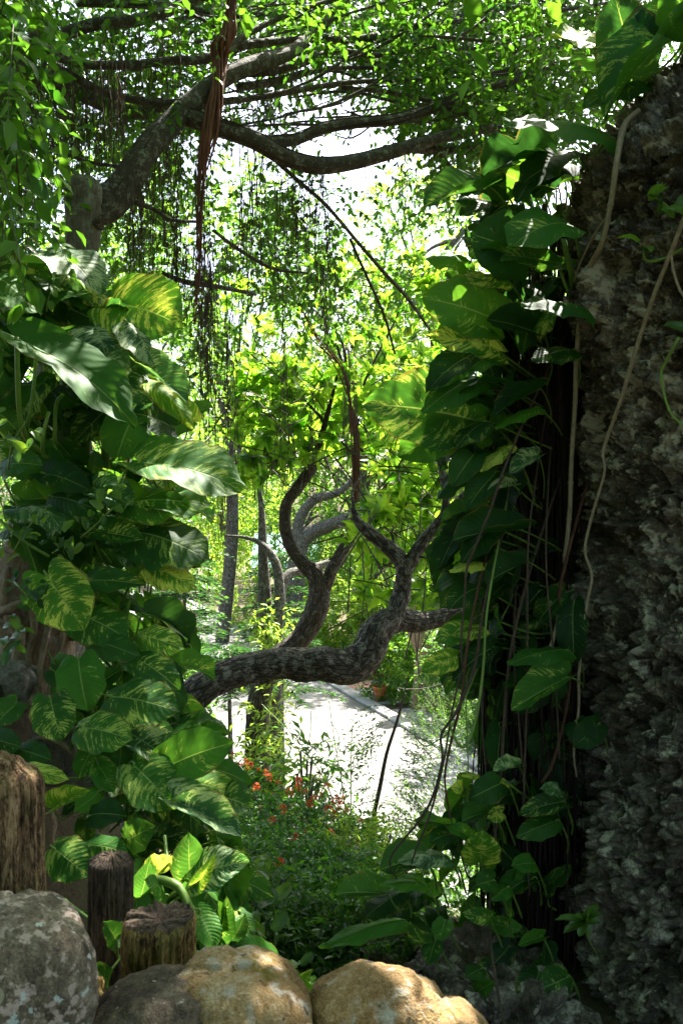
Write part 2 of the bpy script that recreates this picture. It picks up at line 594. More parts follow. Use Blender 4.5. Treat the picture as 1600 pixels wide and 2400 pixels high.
def rockmat(name, cols, sc, lichen=(), bump=.8, rough=.85, fine=1.0):
    k = NT(name)
    ob = k.n('TexCoord').outputs['Object']
    n1 = k.noise(ob, 3.5 * sc, 6, .65, .4)
    n2 = k.noise(ob, 26 * sc, 5, .7)
    n3 = k.noise(ob, 110 * sc, 3, .6)
    f = k.math('ADD', k.math('MULTIPLY', n1, .48), k.math('ADD', k.math('MULTIPLY', n2, .28 * fine), k.math('MULTIPLY', n3, .24 * fine)))
    col = k.ramp(f, [(.41 + .2 * i / (len(cols) - 1), c) for i, c in enumerate(cols)])
    zone = k.noise(k.mapping(ob, (1, 1, 1), (9, 3, 1)), 1.1 * sc, 3, .6, .5)
    col = k.mix(k.ramp(zone, [(.5, (0, 0, 0)), (.66, (.6, .6, .6))]), col, tuple(c * .55 for c in (cols[1][0] * 1.1, cols[1][1], cols[1][2] * .7)))
    for i, (c, scale, thr, soft) in enumerate(lichen):
        nn = k.noise(k.mapping(ob, (1, 1, 1), (i * 5.3 + 1, i * 2.1, 4)), scale, 5, .68, .3)
        nn = k.math('ADD', nn, k.math('MULTIPLY', k.math('SUBTRACT', .5, zone), .35))
        col = k.mix(k.ramp(nn, [(thr, (0, 0, 0)), (thr + soft, (1, 1, 1))]), col, c)
    h = k.math('ADD', k.math('MULTIPLY', n2, .6), k.math('MULTIPLY', n3, .4))
    k.pbr(col, rough, k.bump(h, bump, .012), .3)
    return k.m


M['coral'] = rockmat('craggy_rock', [(.016, .013, .009), (.075, .063, .046), (.16, .14, .108), (.33, .3, .25)], 2.2, [((.41, .38, .29), 13, .54, .08), ((.2, .18, .05), 5, .68, .08)], 1.0)
M['stone_gold'] = rockmat('golden_stone', [(.09, .052, .02), (.19, .115, .045), (.27, .18, .085), (.38, .31, .2)], 1.6, [((.34, .31, .26), 18, .56, .1), ((.16, .12, .025), 6, .6, .1), ((.05, .04, .03), 26, .63, .05)], 1.0)
M['stone_brown'] = rockmat('brown_stone', [(.022, .016, .011), (.055, .041, .028), (.1, .077, .055), (.17, .14, .105)], 2, [((.38, .34, .3), 26, .66, .04), ((.28, .19, .08), 9, .66, .1)], .8)
M['stone_grey'] = rockmat('grey_stone', [(.07, .06, .048), (.14, .125, .1), (.21, .195, .16), (.3, .28, .24)], 1.2, [((.26, .17, .08), 6, .62, .1)], .6)


def lichen_stone():
    k = NT('lichen_stone')
    ob = k.n('TexCoord').outputs['Object']
    n1 = k.noise(ob, 8, 6, .68, .4)
    n2 = k.noise(ob, 45, 5, .7)
    n3 = k.noise(ob, 160, 3, .6)
    f = k.math('ADD', k.math('MULTIPLY', n1, .45), k.math('ADD', k.math('MULTIPLY', n2, .35), k.math('MULTIPLY', n3, .25)))
    col = k.ramp(f, [(.43, (.035, .026, .02)), (.5, (.09, .07, .05)), (.56, (.15, .12, .085)), (.63, (.26, .215, .165))])
    pk = k.ramp(k.noise(ob, 34, 4, .65, .2), [(.54, (0, 0, 0)), (.6, (1, 1, 1))])
    col = k.mix(k.math('MULTIPLY', pk, .8), col, (.42, .33, .29))
    bl = k.ramp(k.noise(k.mapping(ob, (1, 1, 1), (3, 8, 2)), 26, 3, .6), [(.62, (0, 0, 0)), (.65, (1, 1, 1))])
    col = k.mix(k.math('MULTIPLY', bl, .8), col, (.42, .5, .48))
    # round olive lichens with a pale rim
    vo = k.n('TexVoronoi', feature='F1')
    k.l(ob, vo.inputs['Vector'])
    vo.inputs['Scale'].default_value = 11
    vo.inputs['Randomness'].default_value = 1
    dd = k.math('ADD', vo.outputs['Distance'], k.math('MULTIPLY', k.math('SUBTRACT', n2, .5), .1))
    pick = k.math('GREATER_THAN', k.n('SeparateColor', i_0=vo.outputs['Color']).outputs[0], .55)
    rim = k.ramp(dd, [(.12, (1, 1, 1)), (.24, (1, 1, 1)), (.26, (0, 0, 0))])
    core = k.ramp(dd, [(.1, (1, 1, 1)), (.2, (0, 0, 0))])
    col = k.mix(k.math('MULTIPLY', k.math('MULTIPLY', rim, pick), .7), col, (.34, .31, .22))
    col = k.mix(k.math('MULTIPLY', k.math('MULTIPLY', core, pick), .85), col, (.22, .2, .05))
    k.pbr(col, .85, k.bump(k.math('ADD', n2, n3), .6, .006), .3)
    return k.m


M['stone_lichen'] = lichen_stone()


def woodmat(name, cols, moss=.0):
    k = NT(name)
    ob = k.n('TexCoord').outputs['Object']
    v = k.mapping(ob, (1, 1, .22))
    n1 = k.noise(v, 110, 6, .75, 1.2)
    n2 = k.noise(v, 30, 5, .7, .8)
    n3 = k.noise(ob, 14, 4, .6)
    f = k.math('ADD', k.math('MULTIPLY', n1, .6), k.math('MULTIPLY', n2, .4))
    col = k.ramp(f, [(.42 + .17 * i / (len(cols) - 1), c) for i, c in enumerate(cols)])
    if moss:
        col = k.mix(k.ramp(n3, [(.6 - moss * .1, (0, 0, 0)), (.72 - moss * .1, (.7, .7, .7))]), col, (.075, .075, .018))
    k.pbr(col, .85, k.bump(f, 1.0, .012), .25)
    return k.m


M['post_brown'] = woodmat('weathered_post', [(.02, .012, .007), (.11, .064, .032), (.27, .165, .085), (.42, .28, .16)], .6)
M['post_dark'] = woodmat('dark_post', [(.014, .01, .008), (.05, .034, .024), (.1, .07, .05), (.16, .115, .08)])
M['post_gold'] = woodmat('yellowed_post', [(.03, .017, .008), (.17, .1, .03), (.38, .25, .08), (.5, .37, .15)], .8)


def groundmat():
    k = NT('leaf_litter_soil')
    ob = k.n('TexCoord').outputs['Object']
    n1 = k.noise(ob, 1.2, 5)
    n2 = k.noise(ob, 30, 5, .7)
    f = k.math('ADD', k.math('MULTIPLY', n1, .5), k.math('MULTIPLY', n2, .5))
    col = k.ramp(f, [(.35, (.03, .024, .014)), (.5, (.07, .055, .03)), (.62, (.07, .08, .03)), (.75, (.14, .11, .065))])
    k.pbr(col, .95, k.bump(n2, .8, .04), .2)
    return k.m


M['ground'] = groundmat()


def gravelmat():
    k = NT('gravel')
    ob = k.n('TexCoord').outputs['Object']
    vo = k.n('TexVoronoi')
    k.l(ob, vo.inputs['Vector'])
    vo.inputs['Scale'].default_value = 26
    s = k.n('SeparateColor', i_0=vo.outputs['Color']).outputs[0]
    col = k.ramp(s, [(0, (.18, .16, .14)), (.5, (.32, .3, .27)), (1, (.5, .47, .43))])
    k.pbr(col, .9, k.bump(vo.outputs['Distance'], 1.0, -.03), .3)
    return k.m


M['gravel'] = gravelmat()


def pothos(name, dark, light, ydark, ylight, amount, sc=1.0, rough=.33, white=.0):
    """Marbled leaf: streaks that run along the side veins, a pale midrib, fine vein relief."""
    k = NT(name)
    uv = k.n('SeparateXYZ', i_0=k.n('TexCoord').outputs['UV'])
    ri = k.n('ObjectInfo').outputs['Random']
    u = k.math('MULTIPLY_ADD', uv.outputs[0], 2.0, -1.0)
    s = k.math('ABSOLUTE', u)
    side = k.math('SIGN', u)
    a = k.math('SUBTRACT', uv.outputs[1], k.math('MULTIPLY', s, .22))
    def vec(x, y, z):
        c = k.n('CombineXYZ')
        for i, q in enumerate((x, y, z)):
            k.l(q, c.inputs[i]) if hasattr(q, 'node') else setattr(c.inputs[i], 'default_value', q)
        return c.outputs[0]
    seed = k.math('MULTIPLY_ADD', ri, 90.0, k.math('MULTIPLY', side, 7.0))
    streak = k.noise(vec(k.math('MULTIPLY', a, 27 * sc), k.math('MULTIPLY', s, 1.9 * sc), seed), 1.0, 6, .72, .25)
    speck = k.noise(vec(k.math('MULTIPLY', a, 60), k.math('MULTIPLY', s, 22), seed), 1.0, 3, .7)
    big = k.noise(vec(k.math('MULTIPLY', a, 3.2), k.math('MULTIPLY', s, 1.3), seed), 1.0, 2, .5)
    amt = k.math('MULTIPLY_ADD', k.math('SUBTRACT', ri, .5), .09, amount)
    f = k.math('ADD', k.math('MULTIPLY', streak, .7), k.math('ADD', k.math('MULTIPLY', speck, .12), k.math('MULTIPLY', big, .4)))
    f = k.math('ADD', f, amt)
    fac = k.ramp(f, [(.672, (0, 0, 0)), (.70, (.8, .8, .8)), (.76, (1, 1, 1))])
    tone = k.math('ADD', k.math('MULTIPLY', big, .6), k.math('MULTIPLY', k.math('FRACT', k.math('MULTIPLY', ri, 17.3)), .5))
    gc = k.ramp(tone, [(.25, dark), (.8, light)])
    yc = k.ramp(speck, [(.35, ydark), (.65, ylight)])
    col = k.mix(fac, gc, yc)
    mid = k.ramp(s, [(.012, (1, 1, 1)), (.035, (0, 0, 0))])
    col = k.mix(k.math('MULTIPLY', mid, .75), col, (.24, .34, .1))
    # brown nicks and spots
    edge = k.ramp(k.math('ADD', s, k.math('MULTIPLY', k.math('SUBTRACT', big, .5), .5)), [(.99, (0, 0, 0)), (1.02, (1, 1, 1))])
    col = k.mix(k.math('MULTIPLY', edge, .75), col, (.13, .085, .02))
    sp = k.ramp(k.noise(vec(k.math('MULTIPLY', a, 9), k.math('MULTIPLY', u, 5), seed), 1.0, 2, .4), [(.73, (0, 0, 0)), (.75, (1, 1, 1))])
    col = k.mix(k.math('MULTIPLY', sp, .8), col, (.05, .025, .01))
    g = k.n('Gamma', i_0=col)
    g.inputs[1].default_value = .68
    t1 = k.mix(1.0, g.outputs[0], (1.15, 1.2, .42), 'MULTIPLY')
    vein = k.math('SINE', k.math('MULTIPLY', a, 75))
    hh = k.math('ADD', k.math('MULTIPLY', vein, .35), k.math('MULTIPLY', mid, -1.2))
    hh = k.math('ADD', hh, k.math('MULTIPLY', k.noise(vec(k.math('MULTIPLY', a, 12), k.math('MULTIPLY', u, 5), seed), 1.0, 2), .9))
    ro = k.math('MULTIPLY_ADD', speck, .2, rough + .14)
    return k.leafy(col, t1, .4, ro, k.bump(hh, .25, .005), .25)


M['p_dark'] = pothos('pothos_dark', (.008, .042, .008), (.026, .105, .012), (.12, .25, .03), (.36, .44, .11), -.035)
M['p_shade'] = pothos('pothos_shaded', (.004, .026, .006), (.014, .066, .010), (.1, .22, .03), (.3, .38, .1), -.055)  # pothos_dark made darker: shade of the right-hand mass put into its colour
M['p_mid'] = pothos('pothos_streaked', (.013, .072, .008), (.042, .165, .012), (.2, .36, .03), (.5, .56, .15), -.005)
M['p_lime'] = pothos('pothos_yellow', (.03, .14, .008), (.09, .24, .015), (.34, .46, .03), (.64, .66, .15), .085, .9)
M['p_silver'] = pothos('pothos_silver', (.014, .075, .022), (.045, .135, .045), (.2, .32, .13), (.5, .58, .34), .055, 1.25, .3)
M['p_plain'] = pothos('pothos_plain', (.02, .1, .008), (.06, .2, .012), (.2, .36, .03), (.45, .52, .12), -.06)


# ---------------------------------------------------------------- ground
def sstep(a, b, x):
    t = np.clip((x - a) / (b - a), 0, 1)
    return t * t * (3 - 2 * t)


def ground_z(x, y):
    x, y = np.asarray(x, float), np.asarray(y, float)
    z = np.interp(y, [-400, 1.5, 2.0, 2.6, 4.0, 7.0, 10.0, 400], [2.9, 2.9, 2.75, 2.25, 1.55, .75, 0, 0])
    left = (3.75 - 1.7 * sstep(4.2, 6.4, y)) * sstep(-.75, -1.5, x) * sstep(7.5, 5.2, y) * sstep(1.6, 2.6, y)
    right = 2.55 * sstep(.35, .95, x) * sstep(6.4, 4.2, y) * sstep(1.6, 2.4, y)
    return np.maximum(np.maximum(z, left), right)


gx = np.concatenate([np.linspace(-260, -9, 14), np.arange(-8.5, 8.51, .17), np.linspace(9, 260, 14)])
gy = np.concatenate([np.linspace(-200, -3, 10), np.arange(-2.8, 12.5, .15), np.linspace(13, 60, 34), np.linspace(70, 320, 12)])
GX, GY = np.meshgrid(gx, gy)
gv = np.stack([GX.ravel(), GY.ravel(), ground_z(GX, GY).ravel()], -1)
wob = fbm(gv * np.array([1.3, 1.3, 1.3]), 3, 3) * .12 * (ground_z(gv[:, 0], gv[:, 1]) > .06)
gv[:, 2] += wob
nx, ny = len(gx), len(gy)
i, j = np.meshgrid(np.arange(ny - 1), np.arange(nx - 1), indexing='ij')
b0 = (i * nx + j).ravel()
mb = MB()
mb.add(gv, np.stack([b0, b0 + 1, b0 + nx + 1, b0 + nx], -1))
g = mb.build('ground', M['ground'], kind='structure')


def box(mb, c, s, rz=0.0, bev=0.0, rnd=None):
    """Box with its upper edges bevelled."""
    x, y, z = np.asarray(s, float) / 2
    lo = [(-x, -y, -z), (x, -y, -z), (x, y, -z), (-x, y, -z)]
    if bev > 0:
        m = [(a, b, z - bev) for a, b, _ in lo]
        t = [(a - math.copysign(bev, a), b - math.copysign(bev, b), z) for a, b, _ in lo]
        v = np.array(lo + m + t)
        q = [[3, 2, 1, 0], [8, 9, 10, 11]] + [[k, (k + 1) % 4, (k + 1) % 4 + 4, k + 4] for k in range(4)] + [[k + 4, (k + 1) % 4 + 4, (k + 1) % 4 + 8, k + 8] for k in range(4)]
    else:
        v = np.array(lo + [(a, b, z) for a, b, _ in lo])
        q = [[3, 2, 1, 0], [4, 5, 6, 7]] + [[k, (k + 1) % 4, (k + 1) % 4 + 4, k + 4] for k in range(4)]
    c0, s0 = math.cos(rz), math.sin(rz)
    v = v @ np.array([[c0, s0, 0], [-s0, c0, 0], [0, 0, 1]]) + np.asarray(c, float)
    mb.add(v, q, rnd=rnd)


# path: concrete slabs between two kerbs, running away to the left
A0 = np.array([4.05, 10.3])
PD = np.array([-.36, 1.0]) / np.hypot(.36, 1.0)
PN = np.array([-PD[1], PD[0]])          # towards the far side of the path
PRZ = math.atan2(-PD[0], PD[1])


def on_path(s, w):
    q = A0 + PD * s + PN * w
    return q


mb = MB()
c = on_path(19, 1.1)
box(mb, (c[0], c[1], .004), (2.3, 44, .016), PRZ)
c = on_path(1, 2.8)
box(mb, (c[0], c[1], .003), (1.1, 6.4, .016), PRZ)
c = on_path(22.6, 3.4)
box(mb, (c[0], c[1], .004), (2.3, 36.8, .016), PRZ)
path = mb.build('path', M['concrete'], kind='structure')
k = 0
slab_me = {}
for r_ in range(17):
    for q_ in range(2):
        half = q_ == 1 and r_ < 3
        c = on_path(-1.5 + r_ * 2.45, 2.8 if half else 1.12 + q_ * 2.24)
        mb = MB()
        box(mb, (0, 0, 0), (1.1 if half else 2.234, 2.445, .03), 0, .003, rnd=rng.random())
        me = mb.mesh('slab', M['concrete'])
        o = bpy.data.objects.new('slab', me)
        COL.objects.link(o)
        o.parent = path
        o.location = (c[0], c[1], .026 + .001 * rng.random())
        o.rotation_euler = (0, 0, PRZ)
mb = MB()
c = on_path(19, -.17)
box(mb, (c[0], c[1], .03), (.3, 44, .07), PRZ)
kerb = mb.build('kerb', M['kerb'], kind='structure')
kme = MB()
box(kme, (0, 0, 0), (.312, .992, .1), 0, .012)
kme = kme.mesh('kerb_stone', M['kerb'])
for w_ in (-.17, 4.66):
    for r_ in range(40):
        if w_ > 0 and r_ < 7:
            continue
        c = on_path(-2.5 + r_ * 1.0, w_)
        o = bpy.data.objects.new('kerb_stone', kme)
        COL.objects.link(o)
        o.parent = kerb
        o.location = (c[0], c[1], .055 + .004 * rng.random())
        o.rotation_euler = (0, 0, PRZ)
# gravel bed and a crossing of pale pavers with two red ones, beyond the kerb
mb = MB()
c = on_path(5.3, -2.0)
box(mb, (c[0], c[1], .012), (3.2, 9.2, .02), PRZ)
mb.build('gravel_bed', M['gravel'], kind='structure')
mb = MB()
c = on_path(12.2, -1.65)
box(mb, (c[0], c[1], .01), (2.6, 3.6, .02), PRZ)
cross = mb.build('crossing', M['concrete'], kind='structure')
for a_ in range(3):
    for b_ in range(4):
        red = (a_, b_) in ((0, 2), (1, 3))
        c = on_path(10.85 + b_ * .9, -.76 - a_ * .86)
        mb = MB()
        box(mb, (0, 0, 0), (.85, .89, .04), 0, .006)
        o = bpy.data.objects.new('paver', mb.mesh('paver', M['redbrick'] if red else M['concrete']))
        COL.objects.link(o)
        o.parent = cross
        o.location = (c[0], c[1], .035)
        o.rotation_euler = (0, 0, PRZ)
        if red:
            o['label'] = 'red paver among pale ones'


# ---------------------------------------------------------------- stones and the craggy pillar
def grid_faces(n, m, wrap=False):
    i, j = np.meshgrid(np.arange(n - 1), np.arange(m if wrap else m - 1), indexing='ij')
    j2 = (j + 1) % m
    return np.stack([i * m + j, i * m + j2, (i + 1) * m + j2, (i + 1) * m + j], -1).reshape(-1, 4)


prof_z = np.array([.6, 1.6, 2.5, 3.5, 4.5, 5.2, 5.75, 6.05, 6.22, 6.38, 6.5, 6.6, 6.66])
prof_px = np.array([1180, 1250, 1310, 1352, 1350, 1328, 1296, 1292, 1360, 1440, 1530, 1640, 1800])
RC = np.array([2.05, 3.9])
rd = np.hypot(*RC)
ra = math.atan2(RC[0], RC[1])
prof_r = rd * np.sin(ra - np.arctan((prof_px - 800) / FPX))
prof_r[-1] = .05
th = np.concatenate([np.linspace(-math.pi * .95, -.1, 420), np.linspace(0, math.pi * .95, 46)[:-1]])  # dense where the path side and the camera look
th = th + math.pi          # -x side is the finely built one
zz = np.concatenate([np.linspace(.6, 2.2, 30)[:-1], np.linspace(2.2, 6.05, 560)[:-1], np.linspace(6.05, 6.66, 110)])
ZZ, TT = np.meshgrid(zz, th, indexing='ij')
RR = np.interp(ZZ, prof_z, prof_r)
dx, dy = np.cos(TT + math.pi / 2 - .35), np.sin(TT + math.pi / 2 - .35)
base = np.stack([RC[0] + dx * RR, RC[1] + dy * RR, ZZ], -1).reshape(-1, 3)
w1, w2, cid = worley(base * np.array([5.2, 5.2, 4.6]) + np.stack([fbm(base * 4, 3, s_) for s_ in (3, 13, 23)], -1) * 1.1, 11)
v1, v2, cid2 = worley(base * np.array([14, 14, 15]) + np.stack([fbm(base * 10, 3, s_) for s_ in (8, 18, 28)], -1) * 1.2, 31)
x1, x2, _ = worley(base * 38, 51)
rdg = 1 - np.abs(fbm(base * 7, 4, 23))
disp = (cid - .5) * .07 * (.4 + vnoise(base * 1.7, 5)) + (cid2 - .5) * .05 * (vnoise(base * 3.1, 6) * 1.6) + fbm(base * 2.2, 3, 2) * .19 + fbm(base * np.array([1.0, 1.0, .6]) + 4, 2, 64) * .16 + fbm(base * 26, 4, 9, .68) * .045 + (rdg - .8) * .07
disp -= .05 * np.exp(-((w2 - w1) / .16) ** 2) + .022 * np.exp(-((v2 - v1) / .2) ** 2)
disp += .02 * (.55 - v1) - .008 * x1
pits = np.clip(fbm(base * 8, 3, 77) - .2, 0, 1)
disp -= pits * .3
fade = np.clip((6.66 - ZZ.ravel()) / .1, 0, 1)
rad2 = np.stack([dx.ravel(), dy.ravel(), np.where(ZZ.ravel() > 6.0, .8, .12)], -1)
vv = base + nz(rad2) * (disp * fade)[:, None]
mb = MB()
mb.add(vv, grid_faces(len(zz), len(th), True)[:, ::-1])
rock = mb.build('rock_pillar', M['coral'], smooth=False)
tag(rock, 'tall dark craggy rock pillar behind the hanging vines, full height of the frame', 'rock')


def boulder(name, c, r, seed, mat, e=2.6, rough=.1, res=3.2, rz=0.0, lean=(0, 0), parent=None, n=72, top=None):
    a = np.linspace(0, 2 * math.pi, n, endpoint=False)
    b = np.linspace(-math.pi / 2, math.pi / 2, n // 2)
    B, A = np.meshgrid(b, a, indexing='ij')
    d = np.stack([np.cos(B) * np.cos(A), np.cos(B) * np.sin(A), np.sin(B)], -1).reshape(-1, 3)
    s = (np.abs(d) ** e).sum(1) ** (-1 / e)
    p = d * s[:, None]
    q = p * res / 2 + seed * 7.7
    w1, w2, ci = worley(q * .8, seed)
    f = fbm(q, 4, seed) * rough * 1.5 + (ci - .5) * rough * 1.1 + fbm(q * 4, 3, seed + 3) * rough * .5 + fbm(q * 14, 3, seed + 6) * rough * .25
    f = f - rough * .55 * np.exp(-(fbm(q * .55 + 3, 3, seed + 12) / .035) ** 2)
    f = f - rough * .5 * np.exp(-((w2 - w1) / .1) ** 2)
    p = p * (1 + f[:, None]) * np.asarray(r)
    if top is not None:
        p[:, 2] = np.where(p[:, 2] > top, top + (p[:, 2] - top) * .25, p[:, 2])
    p[:, 0] += p[:, 2] * lean[0]
    p[:, 1] += p[:, 2] * lean[1]
    cz, sz = math.cos(rz), math.sin(rz)
    p = p @ np.array([[cz, sz, 0], [-sz, cz, 0], [0, 0, 1]])
    mb = MB()
    mb.add(p + np.asarray(c), grid_faces(len(b), n, True))
    return mb.build(name, mat, parent)


o = boulder('boulder', P(14, 2468, 1.75), (.172, .17, .292), 3, M['stone_lichen'], 5.5, .045, 3, .5, (-.04, 0), n=128)
tag(o, 'big dark stone spotted with pink and olive lichens under the tallest post', 'stone')
wall = thing('low_wall', 'low wall of golden and brown stones bedded in grey mortar along the bottom edge', 'wall', (0, 1.8, 2.9))
mb = MB()
bw = MB()
c = P(640, 2520, 1.8)
boulder('mortar', (c[0] - .1, 1.86, 3.10), (.56, .2, .33), 21, M['stone_grey'], 5, .05, 9, parent=wall, n=120)
for nm, px, py, d, r, sd, mt, e, rz, ln in (
        ('brown', 335, 2486, 1.72, (.15, .15, .15), 5, 'stone_brown', 2.5, .3, (.3, 0)),
        ('gold', 575, 2432, 1.76, (.15, .14, .15), 8, 'stone_gold', 2.7, -.2, (-.28, .1)),
        ('gold', 910, 2476, 1.82, (.178, .15, .172), 12, 'stone_gold', 2.3, .15, (-.1, .1)),
        ('gold', 1088, 2494, 1.78, (.078, .12, .108), 15, 'stone_gold', 2.3, 0, (-.2, .1)),
        ('gold', 690, 2462, 1.62, (.055, .06, .036), 17, 'stone_gold', 2.4, 0, (0, 0))):
    o = boulder('stone', P(px, py, d), r, sd, M[mt], e, .075, 2.6, rz, ln, wall, n=128)
    if nm == 'brown':
        o['label'] = 'dark brown speckled stone'
o = boulder('wood_chunk', P(214, 2352, 1.95), (.034, .035, .062), 19, M['post_gold'], 2.6, .12, 4, .2)
tag(o, 'small pale chunk of wood wedged between the lichen stone and the brown stone', 'wood')
for px, py, d, r, sd, lb in ((30, 1610, 3.95, (.11, .12, .12), 31, 'pale grey rock wedged among the roots beside the speckled leaves'),
                             (128, 1760, 3.6, (.085, .1, .13), 33, 'rounded grey rock behind the top of the tallest post'),
                             (212, 1845, 3.5, (.11, .1, .08), 35, 'low brownish rock half hidden by heart shaped leaves')):
    o = boulder('rock', P(px, py, d), r, sd, M['stone_grey'], 2.8, .1)
    tag(o, lb, 'rock')


def post(px, py, w, d, zb, seed, mat, label, lean=0.0, dome=.3, ragged=.0):
    t = P(px, py, d)
    r = w / FPX * d / 2
    n, sd = 110, 150
    zs = np.linspace(zb, t[2], n)
    a = np.linspace(0, 2 * math.pi, sd, endpoint=False)
    Z, A = np.meshgrid(zs, a, indexing='ij')
    q = np.stack([np.cos(A) * 3 + seed, np.sin(A) * 3, Z * 2.2], -1).reshape(-1, 3)
    f = fbm(q * np.array([2.6, 2.6, .6]), 4, seed) * .07 + fbm(q * np.array([.3, .3, 1.0]), 2, seed + 4) * .12
    gro = np.clip(fbm(q * np.array([3.4, 3.4, .5]), 3, seed + 9) - .05, 0, 1) * .22
    cq = fbm(q * np.array([1.7, 1.7, .32]) + 5, 3, seed + 20)
    gro = gro + .13 * np.exp(-(cq / .05) ** 2) * (.4 + vnoise(q * .8, seed))
    k = np.clip((t[2] - Z.ravel()) / (r * dome + 1e-6), 0, 1)
    if dome < .2:
        fl_ = np.clip((t[2] - Z.ravel()) / .05, .25, 1)
        f, gro = f * fl_, gro * fl_
    rr = r * (1 + f - gro) * np.where(k < 1, np.sqrt(np.clip(1 - (1 - k) ** 2, .0, 1)) * (1 - .0) * .45 + .55 if dome > .2 else .93 + .07 * k, 1)
    v = np.stack([t[0] + np.cos(A).ravel() * rr + lean * (Z.ravel() - zb), t[1] + r * .2 + np.sin(A).ravel() * rr, Z.ravel()], -1)
    v[-sd:, 2] += fbm(q[-sd:] * 3, 2, seed) * ragged
    root = thing('wooden_post', label, 'post', (t[0], t[1], zb))
    mb = MB()
    mb.add(v, grid_faces(n, sd, True))
    mb.build('trunk', M[mat], root)
    # weathered top: rings of verts closing inward
    rings, vs = 7, []
    edge = v[-sd:]
    cen = edge.mean(0)
    for u in range(rings):
        s = 1 - u / rings
        p = cen + (edge - cen) * s * (1 if u else .995)
        p[:, 2] += -.008 * (1 - s) + fbm(p * 40, 3, seed + 2) * .010 * (u > 0) + (r * dome * .55 * (1 - s * s) if dome > .2 else 0) + .001
        vs.append(p)
    tv = np.vstack(vs + [cen[None] + [[0, 0, (r * dome * .55 if dome > .2 else -.012)]]])
    fq = grid_faces(rings, sd, True)
    e0 = (rings - 1) * sd
    mb = MB()
    mb.add(tv, fq, [[e0 + m, e0 + (m + 1) % sd, e0 + sd] for m in range(sd)])
    mb.build('cut_top', M['post_dark' if dome < .2 else mat], root)
    return root


post(32, 1800, 178, 2.1, 2.45, 2, 'post_brown', 'tallest weathered brown wooden post standing behind the lichen stone', -.02, .75)
post(258, 2010, 108, 2.35, 2.3, 5, 'post_dark', 'short dark wooden post behind the yellowed stump, touched by pothos leaves', .0, .25, .01)
post(372, 2158, 172, 2.02, 2.4, 9, 'post_gold', 'yellowed cracked stump with a flat dark top beside the golden stone', .0, .05, .012)
mb = MB()
tube(mb, catmull([P(424, 2290, 1.86), P(450, 2268, 1.86), P(476, 2250, 1.87)], 5), .0022, 5)
o = mb.build('dry_twig', M['vine_tan'])
tag(o, 'thin dry twig lying between the yellowed stump and the golden stone', 'twig')


# ---------------------------------------------------------------- trees
def to_ground(px, d):
    """y in the photograph where the ground lies at this px and depth."""
    x = (px - 800) / FPX * d
    return 1200 + (CAM_Z - float(ground_z(x, d)) + .08) / d * FPX


